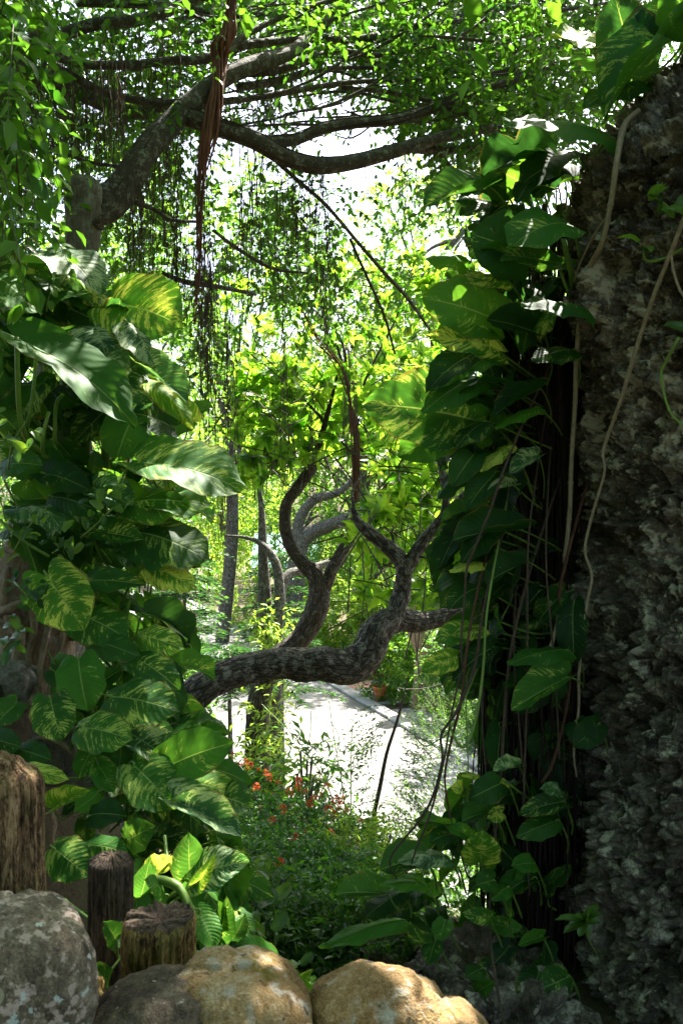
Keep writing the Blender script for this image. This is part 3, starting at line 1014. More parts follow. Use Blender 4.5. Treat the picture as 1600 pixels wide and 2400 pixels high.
banyan = thing('banyan_tree', 'banyan tree with long bare boughs across the top and curtains of hanging aerial roots', 'tree', tuple(P(70, 1750, 4.6)))
tr = MB()
limb(tr, [(30, 1960, 330, 4.75), (50, 1700, 290, 4.7), (75, 1450, 240, 4.65), (105, 1230, 150, 4.6), (128, 1040, 110, 4.6), (136, 850, 92, 4.6), (165, 690, 84, 4.6), (193, 570, 82, 4.6), (198, 490, 90, 4.6), (194, 440, 92, 4.6), (193, 420, 60, 4.6)], 32, .03, .16, 4, .05, 8, .4)
tr.build('trunk', M['bark_trunk'], banyan)
tr = MB()
limb(tr, [(10, 1990, 300, 4.5), (34, 1720, 270, 4.45), (60, 1500, 235, 4.4), (84, 1330, 170, 4.42), (104, 1230, 120, 4.5)], 40, .025, .22, 14, .06, 9, .5)
tr.build('root_mass', M['root_mass'], banyan)
BR = [
    [(205, 500, 69, 4.65), (255, 478, 79, 4.7), (300, 425, 72, 4.75), (338, 360, 62, 4.8), (395, 295, 57, 4.9), (455, 240, 52, 5.0), (520, 185, 43, 5.1), (600, 150, 38, 5.3), (670, 128, 31, 5.5), (720, 95, 26, 5.7), (775, 40, 21, 5.9), (840, -40, 15, 6.1)],
    [(440, 275, 43, 4.95), (515, 300, 43, 5.0), (600, 330, 43, 5.1), (660, 365, 40, 5.2), (735, 388, 38, 5.3), (820, 382, 34, 5.4), (905, 360, 33, 5.5), (1000, 332, 29, 5.6), (1090, 308, 24, 5.8), (1180, 298, 17, 6.0), (1280, 270, 10, 6.2)],
    [(610, 332, 29, 5.15), (690, 328, 26, 5.3), (760, 300, 28, 5.4), (840, 288, 26, 5.5), (930, 280, 26, 5.6), (1010, 255, 26, 5.7), (1100, 220, 22, 5.8), (1200, 190, 17, 6.0), (1300, 150, 10, 6.2)],
    [(70, 80, 29, 4.7), (130, 128, 22, 4.8), (200, 150, 21, 4.9), (300, 152, 20, 5.0), (400, 142, 19, 5.1), (470, 140, 21, 5.2), (530, 118, 22, 5.3), (580, 80, 15, 5.4), (660, 40, 12, 5.6), (760, 5, 9, 5.8), (900, -40, 7, 6)],
    [(20, 150, 52, 5.4), (100, 185, 48, 5.4), (190, 215, 43, 5.5), (270, 252, 40, 5.6), (350, 262, 34, 5.7), (430, 250, 29, 5.8), (520, 240, 21, 6.0)],
    [(120, 150, 22, 4.9), (190, 190, 21, 4.9), (250, 218, 19, 5.0), (330, 236, 19, 5.0), (420, 242, 19, 5.1), (520, 238, 17, 5.2), (620, 226, 15, 5.4), (720, 208, 14, 5.6), (830, 192, 12, 5.8), (950, 188, 11, 6.0), (1100, 182, 10, 6.2), (1230, 170, 7, 6.4)],
    [(150, 80, 29, 5.2), (230, 55, 28, 5.2), (310, 50, 26, 5.3), (380, 30, 24, 5.4), (440, 8, 22, 5.5), (520, -30, 19, 5.6)],
    [(180, 5, 22, 5.9), (300, 8, 21, 5.9), (400, 14, 17, 6.0), (520, 34, 15, 6.1), (620, 34, 12, 6.2)],
    [(560, 108, 21, 5.5), (640, 98, 19, 5.7), (730, 92, 17, 5.9), (830, 92, 19, 6.1), (920, 78, 17, 6.3), (1020, 55, 14, 6.5), (1150, 25, 12, 6.7), (1330, 5, 9, 7)],
    [(870, 92, 12, 6.2), (960, 62, 11, 6.3), (1060, 52, 11, 6.4), (1180, 40, 10, 6.5), (1330, 22, 9, 6.6), (1460, 0, 7, 6.8)],
    [(545, 170, 22, 5.3), (620, 168, 21, 5.5), (700, 150, 19, 5.7), (790, 120, 15, 5.9), (880, 130, 12, 6.1), (980, 100, 9, 6.3)],
    [(560, 205, 21, 5.3), (650, 190, 19, 5.6), (740, 165, 15, 5.9), (840, 158, 10, 6.2), (960, 170, 8, 6.4)],
    [(800, 205, 10, 5.8), (900, 215, 10, 5.9), (1000, 235, 11, 6.0), (1090, 268, 10, 6.1), (1190, 275, 8, 6.3)],
    [(940, 345, 19, 5.55), (1000, 352, 21, 5.7), (1080, 350, 21, 5.9), (1150, 335, 17, 6.1), (1230, 310, 14, 6.3)],
    [(1010, 338, 12, 5.7), (1050, 385, 10, 5.8), (1095, 440, 9, 5.9), (1130, 520, 6, 6.0)],
    [(648, 378, 12, 5.2), (700, 425, 10, 5.3), (765, 482, 9, 5.5), (840, 570, 9, 5.8), (905, 645, 9, 6.0), (955, 700, 8, 6.2), (1005, 770, 6, 6.4)],
    [(820, 560, 7, 5.8), (860, 650, 7, 6), (900, 740, 6, 6.2), (925, 830, 5, 6.3)],
    [(300, 470, 17, 4.8), (360, 490, 11, 4.9), (400, 515, 9, 5), (470, 520, 6, 5.2)],
    [(140, 355, 10, 4.9), (210, 380, 9, 4.9), (290, 392, 8, 5.0)],
    [(380, 640, 10, 5.4), (440, 662, 13, 5.5), (510, 672, 11, 5.7), (600, 690, 8, 6)],
    [(240, 535, 14, 4.58), (225, 520, 19, 4.52), (245, 505, 12, 4.5), (240, 480, 9, 4.5)],
    [(500, 540, 8, 5.6), (560, 585, 8, 5.8), (640, 630, 7, 6), (720, 640, 5, 6.2)],
]
bpts = []
for n_, sp in enumerate(BR):
    mb = MB()
    c = limb(mb, sp, 14 if sp[0][2] > 28 else 8, .05, .10, n_ + 20, .0, 9, .5)
    mb.build('branch', M['bark_fig'], banyan)
    bpts.append(c)
# rust coloured rope of roots with a knot at its top
mb = MB()
rope = [(548, -60, 22, 5.2), (540, 20, 26, 5.15), (535, 75, 42, 5.1), (522, 105, 60, 5.1), (518, 140, 44, 5.1), (512, 200, 42, 5.0), (500, 260, 46, 4.95), (488, 320, 42, 4.9), (476, 380, 30, 4.9), (470, 430, 22, 4.9), (466, 520, 17, 4.9), (467, 600, 14, 4.9), (462, 680, 10, 4.9), (460, 760, 6, 4.9)]
rs = np.array(rope, float)
for q_ in range(17):
    ph = q_ * 1.7
    sp = rs.copy()
    amp = rs[:, 2] * rng.uniform(.15, .42)
    tt = np.arange(len(rs))
    sp[:, 0] += np.cos(tt * .45 + ph) * amp
    sp[:, 3] += np.sin(tt * .45 + ph) * amp / 450
    sp = sp[:len(sp) - int(rng.integers(0, 6))]
    sp[-1, 2] = 2
    sp[:, 0] += rng.normal(0, 2.5, len(sp))
    sp[:-1, 2] = np.minimum(rs[:len(sp) - 1, 2] * rng.uniform(.1, .24), 8)
    limb(mb, sp, 7, .04, .18, q_ + 70, 0, 30, .2)
ro = mb.build('aerial_root', M['root_red'], banyan)
ro['label'] = 'thick rust coloured rope of roots with a knot'
mb = MB()
for q_ in range(5):
    sp = np.array([(528, 990, 7, 6.5), (535, 1070, 9, 6.5), (536, 1200, 10, 6.5), (540, 1260, 10, 6.5)], float)
    sp = np.array([(690, 660, 5, 7.6), (740, 780, 8, 8.2), (800, 870, 11, 8.7), (832, 1000, 13, 8.8), (834, 1120, 13, 8.8), (828, 1250, 10, 8.8), (822, 1300, 5, 8.8)], float)
    sp[:, 0] += rng.normal(0, 7, len(sp))
    sp[:, 2] *= .32
    limb(mb, sp, 6, .05, .1, q_ + 90)
mb.build('aerial_root', M['root_red'], banyan)

# curtains of aerial roots: px from, px to, y top, y bottom, depth, count, lean
AR = [(455, 505, 330, 1000, 5.0, 80, 0), (470, 500, 620, 1290, 5.2, 46, 0), (530, 552, 560, 1250, 6.0, 46, 0), (520, 545, 1080, 1260, 6.2, 24, -.05),
      (300, 350, 420, 680, 4.8, 80, 0), (330, 450, 300, 640, 4.95, 120, 0), (350, 440, 480, 800, 5.2, 70, .02), (560, 620, 330, 760, 5.2, 90, 0), (640, 780, 380, 760, 5.4, 150, .04), (660, 674, 620, 1250, 6.2, 26, 0),
      (740, 765, 640, 860, 6.2, 60, .1), (800, 838, 780, 1180, 7.2, 60, .02), (726, 740, 880, 1250, 7.4, 30, 0), (100, 300, 130, 470, 4.7, 190, 0), (0, 160, 100, 560, 4.5, 150, 0), (150, 240, 250, 420, 4.9, 70, 0),
      (850, 1030, 350, 520, 5.6, 60, 0), (240, 420, 40, 330, 5.1, 130, 0), (700, 760, 420, 560, 5.3, 50, .05), (500, 700, 150, 420, 5.3, 90, 0), (700, 900, 200, 330, 5.7, 40, 0), (405, 520, 560, 780, 5.1, 90, 0)]
AR = [(a_, b_, c_, d_, e_, int(f_ * .6), g_) for a_, b_, c_, d_, e_, f_, g_ in AR]
mb = MB()
for x0, x1, y0, y1, d, n_, ln in AR:
    px = rng.uniform(x0, x1, n_)
    dd = d + rng.normal(0, .12, n_)
    py = y0 + rng.random(n_) ** 2 * (y1 - y0) * .45
    ends = py + (y1 - py) * (.5 + .5 * rng.random(n_) ** .6)
    strands(mb, Pn(px, py, dd), (ends - py) / FPX * dd, rng.uniform(.0013, .0028, n_), .03, 11, 3, np.tile([ln, 0, 0], (n_, 1)) + rng.normal(0, .02, (n_, 3)) * [1, 1, 0])
for c in bpts[:16]:
    m = int(len(c) * 1.1)
    k_ = rng.integers(0, len(c), m)
    st = c[k_, :3] + rng.normal(0, .02, (m, 3)) - UP * (c[k_, 3] * .8)[:, None]
    strands(mb, st, rng.uniform(.05, .55, m) ** 1.2, rng.uniform(.001, .002, m), .03, 7, 3)
# roots that cling to the boughs
for c in bpts[:3]:
    for q_ in range(9):
        a = rng.integers(0, max(1, len(c) // 3))
        e = min(len(c), a + rng.integers(12, 40))
        seg = c[a:e:3]
        if len(seg) < 4:
            continue
        ph = rng.random() * 6
        off = np.stack([np.cos(ph + np.arange(len(seg)) * .15) * .3, -np.ones(len(seg)) * .55, np.sin(ph + np.arange(len(seg)) * .15)], -1)
        tube(mb, seg[:, :3] + nz(off) * seg[:, 3:4] * 1.02, .004, 5, rnd=rng.random())
mb.build('aerial_roots', M['aerial'], banyan, kind='stuff')
# woody roots winding over the foot of the trunk
for sp in ([(10, 1285, 20, 4.1), (60, 1298, 20, 4.05), (112, 1310, 16, 4.1), (135, 1345, 12, 4.2)],
           [(-10, 1440, 24, 4.1), (40, 1420, 22, 4.05), (90, 1395, 16, 4.15), (130, 1370, 10, 4.3)],
           [(90, 1320, 14, 4.15), (75, 1400, 16, 4.1), (80, 1480, 18, 4.05), (62, 1540, 22, 4.0), (80, 1600, 20, 3.95), (95, 1640, 16, 3.9)],
           [(130, 1420, 16, 4.2), (115, 1470, 18, 4.1), (98, 1540, 16, 4.0), (92, 1600, 14, 3.95), (100, 1660, 12, 3.9)],
           [(10, 1500, 22, 4.0), (20, 1580, 26, 3.95), (12, 1660, 26, 3.9), (18, 1740, 20, 3.85)],
           [(35, 1440, 18, 4.1), (50, 1490, 24, 4.0), (35, 1550, 20, 3.95), (30, 1640, 14, 3.9)],
           [(150, 1480, 14, 4.15), (135, 1540, 16, 4.05), (120, 1600, 14, 3.95), (115, 1660, 14, 3.9)],
           [(20, 1330, 14, 4.15), (10, 1400, 16, 4.1), (25, 1470, 14, 4.05), (60, 1510, 12, 4.0)],
           [(70, 1742, 12, 3.5), (100, 1728, 14, 3.45), (135, 1738, 13, 3.42), (165, 1760, 11, 3.4), (182, 1782, 8, 3.4)],
           [(310, 1860, 10, 3.3), (335, 1910, 14, 3.3), (352, 1960, 12, 3.35), (370, 2010, 10, 3.4)]):
    mb = MB()
    limb(mb, sp, 9, .03, .12, int(sp[0][0]) + 40, 0, 20, .5)
    mb.build('root', M['root_tan'], banyan)

# crown of the banyan: what the frame shows, leaves overhead, and an added shade ring behind
cl, tw = MB(), MB()
for x0, y0, x1, y1, n_, d0, d1 in ((-80, -170, 1700, 40, 620, 5, 9), (-40, 40, 430, 240, 240, 4.8, 8.5), (400, 40, 700, 130, 80, 5.5, 9), (640, 0, 1000, 120, 170, 5.5, 9),
                                   (930, 0, 1420, 300, 620, 5.4, 9), (1020, 180, 1330, 420, 230, 5.5, 9), (900, -60, 1700, 260, 700, 8, 12.5), (-60, -60, 480, 300, 380, 7.5, 12), (480, -80, 900, 60, 200, 8, 12), (-60, 240, 85, 560, 180, 3.8, 8), (150, 250, 420, 420, 150, 5.6, 9),
                                   (160, 420, 320, 640, 60, 6, 9), (300, 430, 650, 700, 190, 6.5, 10), (600, 410, 800, 640, 150, 6.5, 10.5), (880, 400, 1050, 640, 90, 8, 11), (520, 120, 1050, 350, 60, 6, 9.5), (640, 620, 960, 760, 90, 7, 10),
                                   (560, 130, 660, 260, 22, 6, 9), (380, 240, 470, 420, 50, 6, 9), (820, 100, 960, 200, 30, 6, 9), (300, 700, 520, 900, 70, 6.5, 9)):
    px, py, dd = rng.uniform(x0, x1, n_), rng.uniform(y0, y1, n_), rng.uniform(d0, d1, n_)
    sprays(cl, Pn(px, py, dd), rdir(n_, -.3), 11, .36, .07, .036, .5, MID, tw)
# nearer dark sprays in the upper left corner
n_ = 70
sprays(cl, Pn(rng.uniform(-80, 60, n_), rng.uniform(-60, 380, n_), rng.uniform(2.6, 3.6, n_)), rdir(n_, -.6), 9, .3, .075, .042, .6, MID, tw)
for _ in range(75):
    y0, x0 = rng.uniform(-40, 330), rng.uniform(250, 1050)
    ln_, dd0 = rng.uniform(180, 520), rng.uniform(5.2, 8.5)
    sl = rng.normal(-.18, .2)
    w0 = rng.uniform(4, 11)
    limb(tw, [(x0, y0, w0 * .3, dd0), (x0 + ln_ * .3, y0 + sl * ln_ * .3 + rng.normal(0, 12), w0 * .85, dd0 + .15), (x0 + ln_ * .65, y0 + sl * ln_ * .65 + rng.normal(0, 20), w0 * .6, dd0 + .3), (x0 + ln_, y0 + sl * ln_ + rng.normal(0, 30), w0 * .25, dd0 + .4)], 5, .09, .05, 3)
cl.build('crown', M['fig'], banyan)
n_ = 26000
q = np.stack([rng.uniform(-9, 9, n_), rng.uniform(-7, 12, n_), np.zeros(n_)], -1)
q[:, 2] = CAM_Z + .66 * np.maximum(q[:, 1], 0) + np.where(q[:, 1] < 3, 2.2, .35) + rng.random(n_) * 1.7
gap = fbm(q * np.array([.55, .55, .2]), 3, 44)
q = q[gap > -.3]
for hx, hy, hz, hr, hp in ((-1.15, 3.9, 5.0, .55, .8), (-.75, 3.7, 4.7, .35, .9), (.55, 3.6, 5.3, .4, .75), (-1.2, 3.5, 4.2, .45, .8), (.35, 3.7, 4.9, .3, .7), (-.06, 1.75, 3.5, .05, .6), (.15, 1.75, 3.5, .1, .45), (1.25, 3.3, 2.9, .2, .8)):  # holes cut along the sun's rays to light chosen leaves and stones
    k_ = (q[:, 2] - hz) / SUNV[2]
    dd = np.hypot(q[:, 0] - SUNV[0] * k_ - hx, q[:, 1] - SUNV[1] * k_ - hy)
    q = q[(dd > hr + .3) | (rng.random(len(q)) > hp)]
n_ = 5000
a = rng.uniform(-math.pi * 1.03, -.52 * math.pi, n_)
shade_ring = np.stack([np.cos(a) * rng.uniform(7.5, 9.5, n_), np.sin(a) * rng.uniform(6, 8, n_), rng.uniform(2.6, 9, n_)], -1)  # unseen leaf ring behind the camera, added to dim the foreground
q = np.vstack([q, shade_ring])
cl = MB()
sprays(cl, q, rdir(len(q), -.2), 10, .45, .12, .066, .4, LO, None)
cl.build('crown', M['fig'], banyan)
tw.build('twigs', M['twig'], banyan, kind='stuff')
mb = MB()
for sp in ([(-2.0, 4.7, 6.4), (-2.4, 3.6, 7.6), (-1.5, 2.0, 8.0), (0, .2, 8.4)], [(-2.0, 4.8, 6.6), (-3.4, 3, 7.8), (-4.5, 1, 8.3)], [(.5, 5.3, 8.3), (1.8, 4, 8.6), (3, 2.6, 8.6), (4, .6, 8.8)]):
    c = catmull(sp, 8)
    tube(mb, c, np.linspace(.1, .04, len(c)), 9, .1)
mb.build('branch', M['bark_fig'], banyan)

# gnarled tree whose limb lies across the middle
gn = thing('gnarled_tree', 'gnarled grey barked tree with a thick horizontal limb bending up across the middle', 'tree', tuple(P(300, 2230, 5.8)))
mb = MB()
limb(mb, [(290, 2330, 132, 5.9), (315, 2050, 107, 5.8), (350, 1830, 95, 5.7), (405, 1690, 86, 5.6), (475, 1612, 79, 5.6), (560, 1572, 74, 5.7), (650, 1554, 74, 5.8), (745, 1556, 76, 5.9), (815, 1562, 81, 6.0), (862, 1525, 76, 6.05), (882, 1480, 74, 6.1), (925, 1452, 62, 6.2), (985, 1458, 46, 6.3), (1060, 1442, 40, 6.4), (1130, 1420, 32, 6.5), (1220, 1400, 21, 6.6)], 36, .025, .13, 7, .07, 13, .45)
mb.build('trunk', M['bark_limb'], gn)
for n_, sp in enumerate(([(890, 1490, 53, 6.12), (925, 1440, 48, 6.15), (940, 1380, 42, 6.2), (946, 1330, 42, 6.2), (928, 1300, 37, 6.2), (895, 1272, 33, 6.2), (862, 1245, 30, 6.2), (838, 1222, 23, 6.2), (826, 1190, 13, 6.2)],
                         [(944, 1345, 39, 6.2), (968, 1305, 32, 6.2), (1000, 1258, 27, 6.2), (1040, 1212, 24, 6.2), (1085, 1165, 19, 6.25), (1140, 1110, 13, 6.3)],
                         [(1036, 1222, 22, 6.2), (1045, 1170, 19, 6.2), (1038, 1120, 18, 6.2), (1032, 1080, 17, 6.2), (1045, 1030, 13, 6.2), (1065, 950, 9, 6.3), (1060, 880, 6, 6.4)],
                         [(830, 1200, 10, 6.2), (826, 1150, 6, 6.3), (850, 1110, 4, 6.4)],
                         [(925, 1300, 6, 6.2), (920, 1260, 6, 6.2), (912, 1245, 4, 6.2), (890, 1235, 3, 6.2)],
                         [(970, 1305, 6, 6.2), (1000, 1308, 5, 6.1), (1015, 1325, 3, 6.1)])):
    mb = MB()
    limb(mb, sp, 20 if sp[0][2] > 20 else 8, .03, .13, n_ + 50, .06 if sp[0][2] > 20 else 0, 13, .45)
    mb.build('branch', M['bark_limb'], gn)


def wh(mb, tw, rects, n, ll, lw):
    for x0, y0, x1, y1, m, d0, d1 in rects:
        px, py, dd = rng.uniform(x0, x1, m), rng.uniform(y0, y1, m), rng.uniform(d0, d1, m)
        b = Pn(px, py, dd)
        d = rdir(m, .25)
        whorls(mb, b, d, n, ll, lw)
        tp = np.stack([b - d * q_ + UP * -.25 * q_ ** 2 for q_ in (.55, .3, .12, 0)], 1)
        threads(tw, tp, .008)


cl, tw = MB(), MB()
wh(cl, tw, ((880, 1090, 1110, 1300, 95, 6.8, 8.6), (850, 1290, 920, 1430, 22, 7.2, 8.6), (960, 1290, 1120, 1440, 60, 6.8, 8.4), (860, 1000, 1080, 1110, 40, 7, 9), (820, 1180, 910, 1280, 14, 6.4, 7.2)), 8, .17, .062)
cl.build('crown', M['whorl'], gn)
tw.build('twigs', M['twig'], gn, kind='stuff')

fk = thing('forked_tree', 'dark furrowed tree forking above the limb with bright yellow green leaves on top', 'tree', tuple(P(615, 2150, 9.4)))
mb = MB()
limb(mb, [(620, 2190, 81, 9.4), (606, 1900, 64, 9.4), (604, 1720, 58, 9.4), (612, 1620, 52, 9.4), (650, 1545, 51, 9.35), (700, 1500, 52, 9.3), (735, 1445, 55, 9.3), (748, 1390, 52, 9.3), (742, 1350, 45, 9.3), (712, 1322, 36, 9.3), (682, 1282, 31, 9.3), (668, 1230, 29, 9.3), (672, 1180, 27, 9.3), (704, 1135, 27, 9.3), (732, 1092, 24, 9.3), (748, 1040, 16, 9.3), (770, 960, 11, 9.3), (790, 880, 6, 9.3)], 28, .04, .10, 9, .06, 12, .3)
mb.build('trunk', M['bark_fork'], fk)
for n_, sp in enumerate(([(752, 1395, 40, 9.3), (778, 1335, 31, 9.3), (802, 1290, 27, 9.3), (824, 1252, 24, 9.3), (832, 1190, 16, 9.3), (834, 1090, 14, 9.3), (830, 980, 12, 9.3), (812, 890, 10, 9.3), (790, 810, 6, 9.4)],
                         [(832, 1070, 10, 9.3), (800, 1030, 9, 9.3), (760, 990, 9, 9.3), (745, 970, 7, 9.3), (700, 925, 5, 9.3)],
                         [(834, 1040, 6, 9.3), (880, 1090, 6, 9.2), (940, 1120, 6, 9.1), (985, 1150, 4, 9.0)],
                         [(745, 1040, 7, 9.3), (700, 960, 6, 9.4), (640, 900, 4, 9.5), (580, 880, 3, 9.6)],
                         [(815, 900, 7, 9.3), (800, 800, 6, 9.5), (740, 730, 4, 9.8), (690, 700, 3, 10)],
                         [(830, 950, 7, 9.3), (880, 840, 6, 9.5), (930, 740, 5, 9.8), (960, 640, 3, 10)],
                         [(735, 1090, 6, 9.3), (690, 1085, 4, 9.2), (640, 1110, 3, 9.1)])):
    mb = MB()
    limb(mb, sp, 14 if sp[0][2] > 20 else 7, .05, .1, n_ + 150, .04 if sp[0][2] > 20 else 0, 12, .3)
    mb.build('branch', M['bark_fork'], fk)
cl, tw = MB(), MB()
wh(cl, tw, ((545, 850, 700, 1010, 80, 8.6, 10.4), (660, 880, 830, 1080, 62, 8.8, 10.4), (560, 1000, 680, 1120, 30, 8.6, 10), (800, 820, 930, 1060, 46, 8.8, 10.6), (520, 600, 1040, 830, 55, 11, 13.5), (900, 640, 1060, 900, 60, 9, 12)), 8, .2, .08)
cl.build('crown', M['whorl'], fk)
tw.build('twigs', M['twig'], fk, kind='stuff')

pale = thing('twin_stem_tree', 'pale speckled tree with two upright stems behind the horizontal limb', 'tree', tuple(P(650, 1960, 12)))
for n_, sp in enumerate(([(652, 1985, 47, 12), (650, 1800, 37, 12), (648, 1680, 33, 12), (640, 1560, 33, 12), (624, 1470, 30, 12), (620, 1390, 29, 12), (616, 1300, 24, 12), (614, 1220, 17, 12), (608, 1150, 11, 12), (590, 1060, 5, 12)],
                         [(646, 1570, 25, 11.9), (652, 1470, 26, 11.9), (655, 1380, 24, 11.9), (645, 1318, 21, 11.9), (618, 1280, 16, 11.9), (585, 1262, 10, 11.9), (530, 1255, 5, 11.9)],
                         [(655, 1420, 23, 12), (672, 1350, 21, 12.2), (720, 1335, 21, 12.4), (790, 1310, 14, 12.6), (850, 1270, 9, 12.8)])):
    mb = MB()
    limb(mb, sp, 18, .06, .08, n_ + 180, .0, 8, .5)
    mb.build('trunk' if n_ == 0 else 'branch', M['bark_pale'], pale)
lean = thing('leaning_tree', 'pale tree with broad boughs leaning away behind the forked tree', 'tree', tuple(P(690, 1540, 27)))
for n_, sp in enumerate(([(690, 1760, 67, 27), (692, 1420, 49, 27), (696, 1320, 44, 27), (712, 1262, 38, 27), (780, 1228, 31, 27), (870, 1196, 27, 27), (935, 1172, 18, 27), (1010, 1120, 9, 27)],
                         [(702, 1300, 33, 27), (700, 1225, 28, 27), (735, 1172, 24, 27), (800, 1150, 16, 27), (850, 1090, 10, 27)])):
    mb = MB()
    limb(mb, sp, 14, .1, .1, n_ + 190, 0, 5, .5)
    mb.build('trunk' if n_ == 0 else 'branch', M['bark_pale'], lean)


def crown_pts(c, r, n, seed, hollow=.35, clump=.9, cut=-.05):
    p = rdir(n * 3)
    p *= (hollow + (1 - hollow) * rng.random((n * 3, 1)) ** .6)
    q = p * np.asarray(r) + np.asarray(c)
    f = fbm(q * clump, 3, seed)
    q, p = q[f > cut][:n], p[f > cut][:n]
    return q, nz(p * np.asarray(r) + rng.normal(0, .4, p.shape) * np.mean(r))


def bg_tree(name, label, c, r, n, ll, mat, lw=None, kind='tree', trunk=True, tmpl=LO, L=.6, cut=-.05, nl=10, clump=None, group=None, bark_=None, parent=None):
    c = np.asarray(c, float)
    gz = float(ground_z(c[0], c[1]))
    t = thing(name, label, kind, (c[0], c[1], gz), group)
    q, d = crown_pts(c, r, n, int(abs(c[0] * 13 + c[1] * 7)) % 90, cut=cut, clump=clump or 2.2 / np.mean(r))
    keep = q[:, 2] > gz + .05
    q, d = q[keep], d[keep]
    mb = MB()
    sprays(mb, q, d, nl, L, ll, lw or ll * .5, .45, tmpl, None)
    mb.build('crown', M[mat], t)
    mb = MB()
    if trunk:
        tw_ = min(r) * .06
        top = c + np.array([r[0] * .2, 0, r[2] * .4])
        sp = catmull([(c[0], c[1], gz - .2), (c[0] + r[0] * .1, c[1], gz + (c[2] - gz) * .4), (c[0] - r[0] * .06, c[1], c[2] - r[2] * .2), top], 8)
        tube(mb, sp, np.linspace(tw_ * 1.5, tw_ * .5, len(sp)), 10, .1)
        for _ in range(7):
            a = sp[rng.integers(len(sp) // 3, len(sp) - 2)]
            e = q[rng.integers(len(q))]
            m_ = (a + e) / 2 + np.array([0, 0, .15 * r[2]])
            b_ = catmull([a, m_, e], 6)
            tube(mb, b_, np.linspace(tw_ * .55, tw_ * .12, len(b_)), 6, .1)
    else:
        for _ in range(6):
            e = q[rng.integers(len(q))]
            b_ = catmull([(c[0], c[1], gz), (c * .5 + e * .5) * [1, 1, .8], e], 5)
            tube(mb, b_, .012, 5)
    mb.build('trunk' if trunk else 'stems', M[bark_ or 'bark_far'], t, kind=None if trunk else 'stuff')
    return t


T = bg_tree
T('broadleaf_tree', 'dark green tree in front of the path at the edge of the variegated leaves', (-4.1, 14.5, 3.6), (1.9, 1.8, 3.4), 900, .11, 'deep', L=.5)
T('broadleaf_tree', 'tall mid green tree rising behind the hanging root curtain', (-5.6, 19, 8.6), (3.4, 3, 4.2), 1300, .14, 'far', cut=-.1)
T('broadleaf_tree', 'sunlit yellow green tree below the white gap of sky', (0.6, 34, 11.0), (4.2, 3, 4.4), 1000, .22, 'lime', cut=0)
T('broadleaf_tree', 'bright green tree behind the striped leaves of the rock vine', (5.4, 17.5, 6.0), (2.4, 2, 3.8), 1100, .13, 'far', cut=-.12)
T('broadleaf_tree', 'leafy tree between the gnarled tree and the right kerb', (4.0, 25, 5.0), (2.5, 2, 4.2), 1000, .14, 'far', cut=-.12)
T('broadleaf_tree', 'tall light green tree under the long bare boughs', (8.2, 27, 9.5), (3.8, 3, 4.8), 1000, .17, 'far')
T('broadleaf_tree', 'yellowish tree at the far end of the path', (-5.2, 38, 6.0), (3.0, 3, 5.0), 1000, .2, 'lime', cut=-.1)
T('broadleaf_tree', 'airy tree behind the leaning pale boughs', (0.8, 32, 6.6), (3.6, 3, 5.4), 1300, .19, 'far', cut=-.08)
T('broadleaf_tree', 'airy yellow green tree high behind the right part of the sky gap', (3.6, 30, 13.2), (3.8, 3, 3.6), 620, .2, 'lime', cut=.02)
T('broadleaf_tree', 'airy light green tree high behind the hanging roots', (-4.2, 30, 13.0), (3.8, 3, 3.8), 720, .2, 'far', cut=.0)
T('broadleaf_tree', 'low leafy tree screening the garden hut', (-1.4, 29.8, 3.7), (1.9, 1.2, 2.4), 420, .14, 'far', L=.5)
T('broadleaf_tree', 'big shady tree far left of the path', (-9.5, 30, 8.2), (4.6, 4, 6.5), 1300, .2, 'far', cut=-.12)
T('broadleaf_tree', 'far tree seen past the rock vine', (8.5, 36, 8.5), (5, 4, 7), 1200, .22, 'far', cut=-.12)
for n_, (x_, z_, mt, lb) in enumerate(((-24, 7, 'far', 'outermost pale tree of the far wood beyond the banyan trunk'), (-16, 8, 'far', 'far wood tree behind the giant pothos leaves'), (-9, 7.5, 'lime', 'far wood tree at the bend of the path'),
                                       (-3, 8, 'far', 'far wood tree straight beyond the twin stems'), (3, 7.2, 'lime', 'far wood tree glimpsed through the fork of the dark tree'), (9, 8, 'far', 'far wood tree behind the rosettes of broad leaves'), (16, 8, 'far', 'far wood tree hidden mostly by the rock vine'))):
    T('broadleaf_tree', lb, (x_, 52 + n_ % 3 * 3, z_), (5, 3, 8.4), 900, .34, mt, L=.9, cut=-.2, group='trees of the far wood')


def bush(label, px, py, d, r, n, ll, mat, lw=None, name='bush', nl=9, L=.25, cat='bush', group=None, cut=-.25):
    return bg_tree(name, label, P(px, py, d), r, n, ll, mat, lw, cat, False, LO, L, cut, nl, group=group)


bush('low bright shrub at the far bend of the path', 585, 1446, 34, (.9, .9, .8), 240, .13, 'lime')
bush('dark rounded shrub beside the far bend of the path', 605, 1480, 31, (.6, .6, .4), 200, .09, 'deep')
bush('leafy shrub along the path edge under the dark tree', 395, 1600, 10.5, (.6, .6, .4), 320, .08, 'shrub')
bush('leafy shrub between the creeping pothos and the near end of the path', 1130, 2140, 7.6, (.7, .6, .42), 420, .09, 'shrub')
bush('sunny shrub between the forked tree and the bent limb', 800, 1455, 25, (1.2, .9, 1.2), 420, .16, 'lime')
bush('glossy green shrub beside the red croton', 930, 1560, 21, (.9, .8, 1.2), 520, .14, 'far')
bush('dark shrub under the hanging stems beyond the gravel', 1085, 1570, 18.5, (.9, .8, 1.1), 620, .11, 'shrub')
bush('green shrub beside the gravel bed', 1170, 1690, 16.5, (.8, .7, .55), 360, .09, 'shrub')
bush('pale leafy shrub at the foot of the bent limb', 895, 1470, 24, (1.1, .9, 1.4), 420, .16, 'lime')
